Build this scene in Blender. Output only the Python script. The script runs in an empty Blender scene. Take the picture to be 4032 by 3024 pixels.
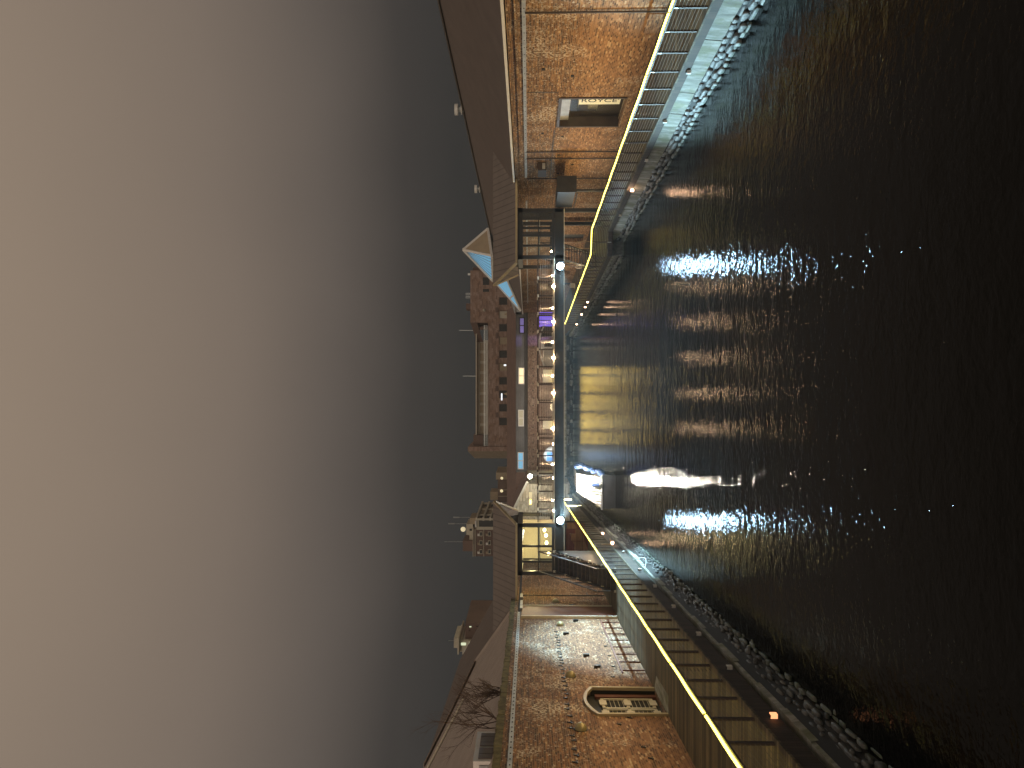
import bpy, bmesh, math, random
from mathutils import Vector, Matrix
random.seed(7)
C = bpy.context.scene
# ------------------------------------------------------------------ camera
F = 3028.0
PITCH = math.atan(67 / F)
EYE = 5.1
cam_d = bpy.data.cameras.new('camera')
cam = bpy.data.objects.new('camera', cam_d)
C.collection.objects.link(cam)
cp, sp = math.cos(PITCH), math.sin(PITCH)
fwd = Vector((0, cp, sp)); up = Vector((0, -sp, cp)); right = Vector((1, 0, 0))
# the phone was held upright but the file lies on its side: world up points to the image's left
cx_, cy_, cz_ = -up, right, -fwd
cam.matrix_world = Matrix(((cx_.x, cy_.x, cz_.x, 0), (cx_.y, cy_.y, cz_.y, 0), (cx_.z, cy_.z, cz_.z, EYE), (0, 0, 0, 1)))
cam_d.sensor_fit = 'HORIZONTAL'; cam_d.sensor_width = 36.0
cam_d.lens = 36.0 * F / 4032.0
cam_d.clip_start = 0.1; cam_d.clip_end = 3000
C.camera = cam

def ray(x, y):
    r = (1512 - y) / F; u = (2016 - x) / F
    return fwd + right * r + up * u
def at(x, y, Y):
    d = ray(x, y); return Vector((0, 0, EYE)) + d * (Y / d.y)
def atz(x, y, z):
    d = ray(x, y); return Vector((0, 0, EYE)) + d * ((z - EYE) / d.z)

# ------------------------------------------------------------------ world (night sky lit by the town below the cloud)
W = bpy.data.worlds.new('World'); C.world = W; W.use_nodes = True
nt = W.node_tree; nt.nodes.clear()
out = nt.nodes.new('ShaderNodeOutputWorld'); bg = nt.nodes.new('ShaderNodeBackground')
tc = nt.nodes.new('ShaderNodeTexCoord'); sep = nt.nodes.new('ShaderNodeSeparateXYZ')
ramp = nt.nodes.new('ShaderNodeValToRGB')
nz = nt.nodes.new('ShaderNodeTexNoise'); nz.inputs['Scale'].default_value = 1.6; nz.inputs['Detail'].default_value = 3
ma = nt.nodes.new('ShaderNodeMath'); ma.operation = 'MULTIPLY_ADD'; ma.inputs[1].default_value = 0.14
sb = nt.nodes.new('ShaderNodeMath'); sb.operation = 'SUBTRACT'; sb.inputs[1].default_value = 0.07
nt.links.new(tc.outputs['Generated'], sep.inputs[0]); nt.links.new(tc.outputs['Generated'], nz.inputs['Vector'])
nt.links.new(nz.outputs['Fac'], ma.inputs[0]); nt.links.new(sep.outputs['Z'], ma.inputs[2])
nt.links.new(ma.outputs[0], sb.inputs[0]); nt.links.new(sb.outputs[0], ramp.inputs['Fac'])
cr = ramp.color_ramp
cr.elements[0].position = 0.0; cr.elements[0].color = (0.025, 0.026, 0.025, 1)
cr.elements[1].position = 1.0; cr.elements[1].color = (0.42, 0.32, 0.24, 1)
for p, c in ((0.09, (0.031, 0.031, 0.030, 1)), (0.16, (0.046, 0.042, 0.039, 1)), (0.26, (0.115, 0.096, 0.082, 1)), (0.38, (0.190, 0.151, 0.121, 1)), (0.58, (0.275, 0.212, 0.160, 1))):
    e = cr.elements.new(p); e.color = c
nt.links.new(ramp.outputs['Color'], bg.inputs['Color']); bg.inputs['Strength'].default_value = 1.0
nt.links.new(bg.outputs[0], out.inputs[0])
C.view_settings.view_transform = 'Standard'; C.view_settings.look = 'None'
C.view_settings.exposure = 0.0; C.view_settings.gamma = 1.0
C.cycles.use_denoising = True
C.cycles.denoiser = 'OPENIMAGEDENOISE'; C.cycles.denoising_input_passes = 'RGB_ALBEDO_NORMAL'; C.cycles.denoising_prefilter = 'ACCURATE'
C.cycles.max_bounces = 6; C.cycles.diffuse_bounces = 3; C.cycles.glossy_bounces = 4
C.cycles.sample_clamp_indirect = 4.0
C.cycles.caustics_reflective = False; C.cycles.caustics_refractive = False

sun = bpy.data.lights.new('city_glow', 'SUN'); sun.energy = 0.5; sun.angle = math.radians(40); sun.color = (1.0, 0.84, 0.68)
so = bpy.data.objects.new('city_glow', sun); C.collection.objects.link(so); so.rotation_euler = Vector((0.1, 1.0, -0.30)).to_track_quat('-Z', 'Y').to_euler()
# ------------------------------------------------------------------ materials
class NB:
    """small node builder"""
    def __init__(s, name):
        s.m = bpy.data.materials.new(name); s.m.use_nodes = True
        s.t = s.m.node_tree; s.bsdf = s.t.nodes['Principled BSDF']; s.out = s.t.nodes['Material Output']
    def n(s, typ, **kw):
        nd = s.t.nodes.new(typ)
        for k, v in kw.items():
            if k in nd.inputs: nd.inputs[k].default_value = v
            else: setattr(nd, k, v)
        return nd
    def l(s, a, b): s.t.links.new(a, b)
    def noise(s, vec, scale, detail=4, rough=0.55):
        nd = s.n('ShaderNodeTexNoise'); nd.inputs['Scale'].default_value = scale; nd.inputs['Detail'].default_value = detail
        nd.inputs['Roughness'].default_value = rough
        if vec is not None: s.l(vec, nd.inputs['Vector'])
        return nd.outputs['Fac']
    def ramp(s, fac, stops):
        nd = s.n('ShaderNodeValToRGB'); s.l(fac, nd.inputs['Fac']); e = nd.color_ramp.elements
        e[0].position, e[0].color = stops[0][0], (*stops[0][1], 1) if len(stops[0][1]) == 3 else stops[0][1]
        e[1].position, e[1].color = stops[-1][0], (*stops[-1][1], 1) if len(stops[-1][1]) == 3 else stops[-1][1]
        for p, c in stops[1:-1]:
            k = e.new(p); k.color = (*c, 1) if len(c) == 3 else c
        return nd.outputs['Color']
    def mix(s, fac, a, b, mode='MIX'):
        nd = s.n('ShaderNodeMix', data_type='RGBA', blend_type=mode)
        for val, i in ((fac, 0), (a, 6), (b, 7)):
            if isinstance(val, (int, float)): nd.inputs[i].default_value = val
            elif isinstance(val, tuple): nd.inputs[i].default_value = (*val, 1) if len(val) == 3 else val
            else: s.l(val, nd.inputs[i])
        return nd.outputs[2]
    def bump(s, h, strength, dist):
        nd = s.n('ShaderNodeBump'); nd.inputs['Strength'].default_value = strength; nd.inputs['Distance'].default_value = dist
        s.l(h, nd.inputs['Height']); s.l(nd.outputs[0], s.bsdf.inputs['Normal']); return nd
    def color(s, c):
        if isinstance(c, tuple): s.bsdf.inputs['Base Color'].default_value = (*c, 1)
        else: s.l(c, s.bsdf.inputs['Base Color'])

def g3(v): return (v, v, v)

def plain(name, col, rough=0.6, metal=0.0, var=0.25, scale=3.0, bump=0.0):
    b = NB(name); tcn = b.n('ShaderNodeTexCoord')
    f = b.noise(tcn.outputs['Object'], scale, 5)
    lo = tuple(c * (1 - var) for c in col); hi = tuple(min(1, c * (1 + var)) for c in col)
    b.color(b.ramp(f, [(0.3, lo), (0.7, hi)]))
    b.bsdf.inputs['Roughness'].default_value = rough; b.bsdf.inputs['Metallic'].default_value = metal
    if bump: b.bump(b.noise(tcn.outputs['Object'], scale * 8, 4), 0.5, bump)
    return b.m
def glow(name, col, strength):
    b = NB(name); b.color(tuple(min(1, c) for c in col)); b.bsdf.inputs['Emission Color'].default_value = (*col, 1)
    b.bsdf.inputs['Emission Strength'].default_value = strength; return b.m

def brick_mat(name, stops, mortar, bw=0.22, rh=0.072, patch=0.5, stain=(0.62, 0.55, 0.45), dark=0.5, seed=0.0, upper=None):
    b = NB(name)
    uv = b.n('ShaderNodeUVMap'); uvo = uv.outputs[0]
    mp = b.n('ShaderNodeMapping'); b.l(uvo, mp.inputs['Vector']); mp.inputs['Location'].default_value = (seed, seed * 0.7, 0)
    v = mp.outputs[0]
    # slight wobble of the courses
    wn = b.n('ShaderNodeTexNoise'); wn.inputs['Scale'].default_value = 0.9; b.l(v, wn.inputs['Vector'])
    vm = b.n('ShaderNodeVectorMath', operation='MULTIPLY_ADD'); vm.inputs[1].default_value = (0.06, 0.05, 0); b.l(wn.outputs['Color'], vm.inputs[0]); b.l(v, vm.inputs[2])
    br = b.n('ShaderNodeTexBrick'); br.offset = 0.5
    br.inputs['Color1'].default_value = (0, 0, 0, 1); br.inputs['Color2'].default_value = (1, 1, 1, 1); br.inputs['Mortar'].default_value = (0.5, 0.5, 0.5, 1)
    br.inputs['Scale'].default_value = 1.0; br.inputs['Brick Width'].default_value = bw; br.inputs['Row Height'].default_value = rh
    br.inputs['Mortar Size'].default_value = 0.007; br.inputs['Mortar Smooth'].default_value = 0.2
    b.l(vm.outputs[0], br.inputs['Vector'])
    col = b.ramp(br.outputs['Color'], stops)
    # large areas where the courses weather differently
    big = b.noise(v, 0.55, 6, 0.65)
    col = b.mix(b.ramp(big, [(0.42, g3(0)), (0.62, g3(1))]), col, b.mix(0.7, col, (0.75, 0.62, 0.5), 'MULTIPLY'))
    # dark sooty courses, stretched along the wall
    mp2 = b.n('ShaderNodeMapping'); mp2.inputs['Scale'].default_value = (0.25, 3.0, 1); b.l(v, mp2.inputs['Vector'])
    str_ = b.noise(mp2.outputs[0], 1.6, 5, 0.7)
    col = b.mix(b.ramp(str_, [(0.5, g3(0)), (0.66, g3(dark))]), col, b.mix(0.85, col, (0.28, 0.22, 0.18), 'MULTIPLY'))
    if upper is not None:
        sy = b.n('ShaderNodeSeparateXYZ'); b.l(uvo, sy.inputs[0])
        wob = b.noise(v, 0.5, 4, 0.6); wm = b.n('ShaderNodeMath', operation='MULTIPLY_ADD'); wm.inputs[1].default_value = 2.4; b.l(wob, wm.inputs[0]); b.l(sy.outputs['Y'], wm.inputs[2])
        mr = b.n('ShaderNodeMapRange'); b.l(wm.outputs[0], mr.inputs['Value']); mr.inputs['From Min'].default_value = upper + 0.9; mr.inputs['From Max'].default_value = upper + 1.7
        mps = b.n('ShaderNodeMapping'); mps.inputs['Scale'].default_value = (0.45, 11.0, 1); b.l(v, mps.inputs['Vector'])
        st2 = b.noise(mps.outputs[0], 1.0, 4, 0.7)
        rows = b.ramp(st2, [(0.36, (0.22, 0.17, 0.12)), (0.5, (0.62, 0.55, 0.42)), (0.62, (1.15, 1.1, 0.9))])
        light = b.noise(v, 7.0, 2, 0.5)
        up_ = b.mix(1.0, col, rows, 'MULTIPLY')
        up_ = b.mix(b.ramp(light, [(0.60, g3(0)), (0.66, g3(0.6))]), up_, stain)
        col = b.mix(mr.outputs[0], col, up_)
    # pale worn / limed bricks in patches, broken up brick by brick
    pz = b.noise(v, 0.33, 7, 0.7)
    pf = b.ramp(pz, [(0.53, g3(0)), (0.64, g3(1))])
    bn = b.noise(v, 9.0, 2, 0.5)
    pf2 = b.mix(1.0, pf, b.ramp(bn, [(0.48, g3(0)), (0.56, g3(patch))]), 'MULTIPLY')
    col = b.mix(pf2, col, stain)
    col = b.mix(b.ramp(br.outputs['Fac'], [(0.3, g3(0)), (0.9, g3(0.75))]), col, mortar)
    b.color(col); b.bsdf.inputs['Roughness'].default_value = 0.86
    inv = b.n('ShaderNodeMath', operation='SUBTRACT'); inv.inputs[0].default_value = 1.0; b.l(br.outputs['Fac'], inv.inputs[1])
    fine = b.noise(v, 14, 4, 0.6)
    ad = b.n('ShaderNodeMath', operation='ADD'); b.l(inv.outputs[0], ad.inputs[0]); b.l(fine, ad.inputs[1])
    b.bump(ad.outputs[0], 0.9, 0.016)
    return b.m

def board_mat(name, col, width=0.11, rough=0.75, horizontal=False, var=0.35, gap=0.10):
    """boards / seams: stripes across UV u (or v)"""
    b = NB(name); uv = b.n('ShaderNodeUVMap'); mp = b.n('ShaderNodeSeparateXYZ'); b.l(uv.outputs[0], mp.inputs[0])
    src = mp.outputs['Y'] if horizontal else mp.outputs['X']
    dv = b.n('ShaderNodeMath', operation='DIVIDE'); b.l(src, dv.inputs[0]); dv.inputs[1].default_value = width
    fr = b.n('ShaderNodeMath', operation='FRACT'); b.l(dv.outputs[0], fr.inputs[0])
    fl = b.n('ShaderNodeMath', operation='FLOOR'); b.l(dv.outputs[0], fl.inputs[0])
    wn = b.n('ShaderNodeTexWhiteNoise', noise_dimensions='1D'); b.l(fl.outputs[0], wn.inputs['W'])
    base = b.ramp(wn.outputs['Value'], [(0, tuple(c * (1 - var) for c in col)), (1, tuple(c * (1 + var) for c in col))])
    mpp = b.n('ShaderNodeMapping'); mpp.inputs['Scale'].default_value = (2, 30, 1) if horizontal else (30, 2, 1); b.l(uv.outputs[0], mpp.inputs['Vector'])
    gr = b.noise(mpp.outputs[0], 1.0, 5, 0.6)
    base = b.mix(0.5, base, b.ramp(gr, [(0.3, g3(0.35)), (0.75, g3(1.3))]), 'MULTIPLY')
    wet = b.noise(uv.outputs[0], 0.5, 4, 0.6)
    base = b.mix(0.6, base, b.ramp(wet, [(0.35, g3(0.5)), (0.7, g3(1.15))]), 'MULTIPLY')
    edge = b.ramp(fr.outputs[0], [(0.0, g3(0.0)), (gap, g3(1)), (1 - gap * 0.3, g3(1)), (1.0, g3(0.2))])
    b.color(b.mix(0.85, base, edge, 'MULTIPLY')); b.bsdf.inputs['Roughness'].default_value = rough
    b.bump(edge, 0.8, 0.01)
    return b.m

def seam_roof_mat(name, col, pitch=0.45, rough=0.45):
    b = NB(name); uv = b.n('ShaderNodeUVMap'); mp = b.n('ShaderNodeSeparateXYZ'); b.l(uv.outputs[0], mp.inputs[0])
    dv = b.n('ShaderNodeMath', operation='DIVIDE'); b.l(mp.outputs['X'], dv.inputs[0]); dv.inputs[1].default_value = pitch
    fr = b.n('ShaderNodeMath', operation='FRACT'); b.l(dv.outputs[0], fr.inputs[0])
    st = b.ramp(fr.outputs[0], [(0, g3(0)), (0.06, g3(0.25)), (0.12, g3(1)), (0.9, g3(1)), (1.0, g3(0.7))])
    nzz = b.noise(uv.outputs[0], 0.8, 5, 0.6)
    base = b.mix(0.5, col, b.ramp(nzz, [(0.3, g3(0.6)), (0.7, g3(1.2))]), 'MULTIPLY')
    b.color(b.mix(0.55, base, st, 'MULTIPLY')); b.bsdf.inputs['Roughness'].default_value = rough
    b.bump(st, 0.8, 0.03)
    return b.m

M = {}
M['brick_r'] = brick_mat('brick_orange', [(0, (0.10, 0.050, 0.024)), (0.22, (0.19, 0.095, 0.042)), (0.6, (0.30, 0.155, 0.066)), (0.85, (0.38, 0.21, 0.10)), (1, (0.52, 0.37, 0.22))], (0.30, 0.22, 0.13), patch=0.85, dark=0.75, upper=2.7)
M['brick_l'] = brick_mat('brick_red', [(0, (0.08, 0.036, 0.020)), (0.3, (0.18, 0.083, 0.042)), (0.7, (0.27, 0.130, 0.064)), (0.9, (0.34, 0.19, 0.10)), (1, (0.52, 0.40, 0.27))], (0.26, 0.19, 0.12), patch=0.9, dark=0.8, seed=13.3, upper=2.9)
M['brick_far'] = brick_mat('brick_far', [(0, (0.10, 0.06, 0.045)), (0.5, (0.20, 0.13, 0.10)), (1, (0.32, 0.25, 0.19))], (0.24, 0.2, 0.16), patch=0.5, dark=0.6, seed=31)
M['brick_grey'] = brick_mat('rubble_grey', [(0, (0.22, 0.22, 0.20)), (0.5, (0.34, 0.34, 0.31)), (1, (0.5, 0.5, 0.46))], (0.35, 0.35, 0.33), bw=0.4, rh=0.2, patch=0.5, seed=3)
M['brick_hotel'] = brick_mat('brick_hotel', [(0, (0.25, 0.17, 0.135)), (0.5, (0.34, 0.24, 0.195)), (1, (0.42, 0.31, 0.26))], (0.24, 0.15, 0.12), bw=0.9, rh=0.35, patch=0.0, dark=0.2, seed=51)
M['moss'] = plain('mossy_brick', (0.085, 0.075, 0.035), 0.95, 0, 0.6, 3.5, 0.03)
M['band'] = plain('steel_band', (0.30, 0.31, 0.31), 0.5, 0.2, 0.25, 2)
M['trim_pale'] = plain('pale_trim', (0.62, 0.57, 0.46), 0.5, 0, 0.12, 2)
M['trim_gold'] = plain('gold_trim', (0.34, 0.28, 0.17), 0.5, 0, 0.12, 2)
M['dark'] = plain('dark_steel', (0.022, 0.021, 0.020), 0.45, 0.3, 0.3, 2)
M['beam'] = plain('bridge_beam_paint', (0.014, 0.013, 0.011), 0.6, 0.0, 0.25, 0.8)
M['darkbrown'] = plain('dark_brown_paint', (0.045, 0.030, 0.022), 0.6, 0, 0.25, 2)
M['rust'] = plain('rust_red_panel', (0.13, 0.045, 0.030), 0.5, 0.1, 0.18, 1)
M['steel'] = plain('galvanised_steel', (0.5, 0.52, 0.5), 0.35, 0.7, 0.2, 6)
M['wire'] = plain('steel_wire', (0.55, 0.55, 0.52), 0.3, 0.8, 0.1, 6)
M['bracket_shade'] = plain('shaded_bracket', (0.10, 0.075, 0.06), 0.6, 0, 0.2, 4)  # darker than the steel ones: shade put into the left railing's brackets
M['wire_dark'] = plain('shaded_wire', (0.10, 0.085, 0.08), 0.6, 0.2, 0.1, 6)  # left railing's wire, its shade put into the colour
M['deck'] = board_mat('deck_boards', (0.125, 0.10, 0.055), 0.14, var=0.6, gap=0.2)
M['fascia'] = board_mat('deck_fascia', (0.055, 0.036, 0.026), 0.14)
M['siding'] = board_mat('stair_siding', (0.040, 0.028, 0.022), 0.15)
M['coping'] = plain('concrete_coping', (0.30, 0.31, 0.27), 0.85, 0, 0.5, 1.3, 0.02)
def coping_mat():
    b = NB('streaked_coping'); uv = b.n('ShaderNodeUVMap'); mp = b.n('ShaderNodeMapping'); mp.inputs['Scale'].default_value = (3.2, 0.6, 1); b.l(uv.outputs[0], mp.inputs['Vector'])
    st = b.noise(mp.outputs[0], 1.0, 5, 0.65); f = b.noise(uv.outputs[0], 1.1, 6, 0.65)
    c = b.ramp(st, [(0.32, (0.10, 0.10, 0.08)), (0.5, (0.24, 0.245, 0.215)), (0.72, (0.46, 0.46, 0.42))])
    c = b.mix(b.ramp(f, [(0.48, g3(0)), (0.62, g3(0.7))]), c, (0.13, 0.14, 0.06))
    b.color(c); b.bsdf.inputs['Roughness'].default_value = 0.8; b.bump(b.noise(uv.outputs[0], 9, 4, 0.6), 0.7, 0.02); return b.m
M['coping'] = coping_mat()
M['paving'] = plain('plaza_paving', (0.10, 0.095, 0.085), 0.7, 0, 0.3, 0.6, 0.01)
M['ground'] = plain('asphalt_ground', (0.05, 0.05, 0.048), 0.9, 0, 0.3, 0.4, 0.01)
M['roof_dark'] = seam_roof_mat('slate_dark_roof', (0.115, 0.088, 0.074), 0.3, 0.75)
M['roof_seam'] = seam_roof_mat('seam_roof_brown', (0.15, 0.125, 0.11), 0.42, 0.6)
M['roof_light'] = seam_roof_mat('seam_roof_lit_tone', (0.30, 0.245, 0.205), 0.33, 0.55)  # lamplight on the left roof put into a paler colour
M['roof_far'] = plain('far_tile_roof', (0.135, 0.085, 0.07), 0.8, 0, 0.2, 0.8)
M['clad'] = board_mat('clapboard_grey', (0.17, 0.17, 0.17), 0.28, 0.7, horizontal=True, var=0.08)
M['tan'] = plain('tan_plaster', (0.36, 0.29, 0.20), 0.8, 0, 0.12, 0.6)
M['cream'] = plain('cream_plaster', (0.50, 0.46, 0.37), 0.75, 0, 0.12, 0.6)
M['brownclad'] = plain('brown_render', (0.15, 0.10, 0.08), 0.8, 0, 0.15, 0.4)
M['vent_white'] = plain('vent_white', (0.85, 0.83, 0.78), 0.4, 0, 0.05, 2)
M['white'] = plain('white_paint', (0.72, 0.70, 0.66), 0.5, 0, 0.08, 2)
M['glass_dark'] = plain('dark_window_glass', (0.020, 0.022, 0.022), 0.6, 0, 0.4, 1.5)
M['wood'] = plain('bare_wood', (0.42, 0.30, 0.17), 0.7, 0, 0.3, 6)
M['plank_red'] = board_mat('red_plank', (0.26, 0.075, 0.05), 0.16, 0.7, horizontal=True)
M['plank_tan'] = board_mat('tan_plank', (0.38, 0.20, 0.10), 0.5, 0.7, horizontal=True, var=0.2)
M['bark'] = plain('bare_bark', (0.075, 0.05, 0.04), 0.9, 0, 0.3, 8)
M['black'] = plain('matt_black', (0.008, 0.008, 0.008), 0.8, 0, 0.2, 2)
M['hood'] = plain('brass_hood', (0.27, 0.23, 0.12), 0.4, 0.3, 0.15, 5)
M['fabric'] = plain('white_canvas', (0.75, 0.74, 0.68), 0.8, 0, 0.12, 3)
M['tarp'] = plain('blue_tarp', (0.03, 0.06, 0.16), 0.5, 0, 0.4, 3, 0.03)
M['hull'] = plain('boat_hull_dark', (0.022, 0.022, 0.024), 0.5, 0, 0.3, 2)
M['led'] = glow('warm_led', (1.0, 0.84, 0.13), 6.0)
M['led_hot'] = glow('warm_led_tube', (1.0, 0.86, 0.45), 9.0)
M['bulb'] = glow('warm_bulb', (1.0, 0.66, 0.38), 190.0)
M['flood'] = glow('cold_flood_lens', (0.46, 0.76, 1.0), 520.0)
M['street'] = glow('street_lamp_globe', (1.0, 0.86, 0.60), 850.0)
M['lamp_orange'] = glow('orange_lamp', (1.0, 0.40, 0.18), 1.5)
M['win_warm'] = glow('lit_window_warm', (1.0, 0.85, 0.50), 0.75)
M['win_yel'] = glow('lit_shop_yellow', (1.0, 0.68, 0.12), 9.0)
M['win_dim'] = glow('dim_window', (0.45, 0.42, 0.30), 0.22)
M['win_green'] = glow('lit_window_green', (0.75, 0.85, 0.6), 0.75)
M['win_white'] = glow('lit_window_white', (0.85, 0.92, 1.0), 1.3)
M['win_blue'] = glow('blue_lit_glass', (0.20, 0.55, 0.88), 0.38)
M['work'] = glow('boat_work_lamp', (1.0, 0.93, 0.80), 1500.0)
M['small_lamp'] = glow('small_deck_lamp', (1.0, 0.60, 0.36), 22.0)
M['banner'] = glow('glow_banner', (0.85, 0.72, 0.48), 0.45)  # the cloth is given a glow in place of shop light
M['purple'] = glow('purple_lit_shop', (0.22, 0.14, 0.95), 0.75)
M['moonlamp'] = glow('round_sign_lamp', (0.85, 0.74, 0.48), 0.65)
M['garland'] = glow('white_garland', (1.0, 0.97, 0.9), 2.2)
M['blue_paint'] = plain('blue_panel', (0.10, 0.28, 0.62), 0.6, 0, 0.1, 2)

def water_mat():
    b = NB('canal_water'); tcn = b.n('ShaderNodeTexCoord')
    mp = b.n('ShaderNodeMapping'); mp.inputs['Scale'].default_value = (0.78, 1.0, 1.0); b.l(tcn.outputs['Object'], mp.inputs['Vector'])
    v = mp.outputs[0]
    n1 = b.noise(v, 0.9, 2, 0.5); n2 = b.noise(v, 4.6, 3, 0.55)
    mm = b.n('ShaderNodeMath', operation='MULTIPLY'); b.l(n1, mm.inputs[0]); mm.inputs[1].default_value = 1.6
    # wind lanes: calm and ruffled patches
    mpl = b.n('ShaderNodeMapping'); mpl.inputs['Scale'].default_value = (0.12, 0.035, 1); b.l(tcn.outputs['Object'], mpl.inputs['Vector'])
    lane = b.ramp(b.noise(mpl.outputs[0], 1.0, 3, 0.5), [(0.35, g3(0.55)), (0.65, g3(1.15))])
    m2 = b.n('ShaderNodeMath', operation='MULTIPLY'); b.l(n2, m2.inputs[0]); b.l(lane, m2.inputs[1])
    n3 = b.noise(v, 13.0, 2, 0.5); m3 = b.n('ShaderNodeMath', operation='MULTIPLY'); b.l(n3, m3.inputs[0]); m3.inputs[1].default_value = 0.16
    a0 = b.n('ShaderNodeMath', operation='ADD'); b.l(m2.outputs[0], a0.inputs[0]); b.l(m3.outputs[0], a0.inputs[1])
    ad = b.n('ShaderNodeMath', operation='ADD'); b.l(mm.outputs[0], ad.inputs[0]); b.l(a0.outputs[0], ad.inputs[1])
    b.bump(ad.outputs[0], 1.0, 0.0215)
    b.color((0.0015, 0.002, 0.002)); b.bsdf.inputs['Roughness'].default_value = 0.012
    b.bsdf.inputs['IOR'].default_value = 1.15
    return b.m
M['water'] = water_mat()
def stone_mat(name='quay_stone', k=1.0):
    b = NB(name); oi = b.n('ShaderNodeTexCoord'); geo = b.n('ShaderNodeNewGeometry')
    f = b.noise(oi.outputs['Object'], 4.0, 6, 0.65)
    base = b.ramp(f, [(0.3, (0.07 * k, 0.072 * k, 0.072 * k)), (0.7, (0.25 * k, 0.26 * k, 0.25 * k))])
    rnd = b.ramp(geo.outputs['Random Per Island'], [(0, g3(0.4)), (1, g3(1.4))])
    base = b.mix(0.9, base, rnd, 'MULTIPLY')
    sx = b.n('ShaderNodeSeparateXYZ'); b.l(oi.outputs['Object'], sx.inputs[0])
    mr = b.n('ShaderNodeMapRange'); b.l(sx.outputs['Z'], mr.inputs['Value']); mr.inputs['From Min'].default_value = -1.62; mr.inputs['From Max'].default_value = -1.25
    mr.inputs['To Min'].default_value = 1; mr.inputs['To Max'].default_value = 0
    alg = b.noise(oi.outputs['Object'], 9.0, 4, 0.7)
    algf = b.ramp(alg, [(0.42, g3(0)), (0.58, g3(1))])
    ml = b.n('ShaderNodeMath', operation='MULTIPLY'); b.l(mr.outputs[0], ml.inputs[0]); b.l(algf, ml.inputs[1])
    base = b.mix(ml.outputs[0], base, (0.07, 0.16, 0.05))
    b.color(base); b.bsdf.inputs['Roughness'].default_value = 0.6
    b.bump(b.noise(oi.outputs['Object'], 14, 5, 0.6), 0.8, 0.03)
    return b.m
M['stone'] = stone_mat(); M['stone_dark'] = stone_mat('dark_quay_stone', 0.5)  # second one is a darker copy for the left quay
def tower_glass():
    b = NB('clear_glass_pane')
    t = b.n('ShaderNodeBsdfTransparent'); g = b.n('ShaderNodeBsdfGlossy'); g.inputs['Roughness'].default_value = 0.3
    mx = b.n('ShaderNodeMixShader'); mx.inputs[0].default_value = 0.03
    b.l(t.outputs[0], mx.inputs[1]); b.l(g.outputs[0], mx.inputs[2]); b.l(mx.outputs[0], b.out.inputs['Surface'])
    t.inputs['Color'].default_value = (0.9, 0.92, 0.9, 1)
    return b.m
M['glass'] = tower_glass()

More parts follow.
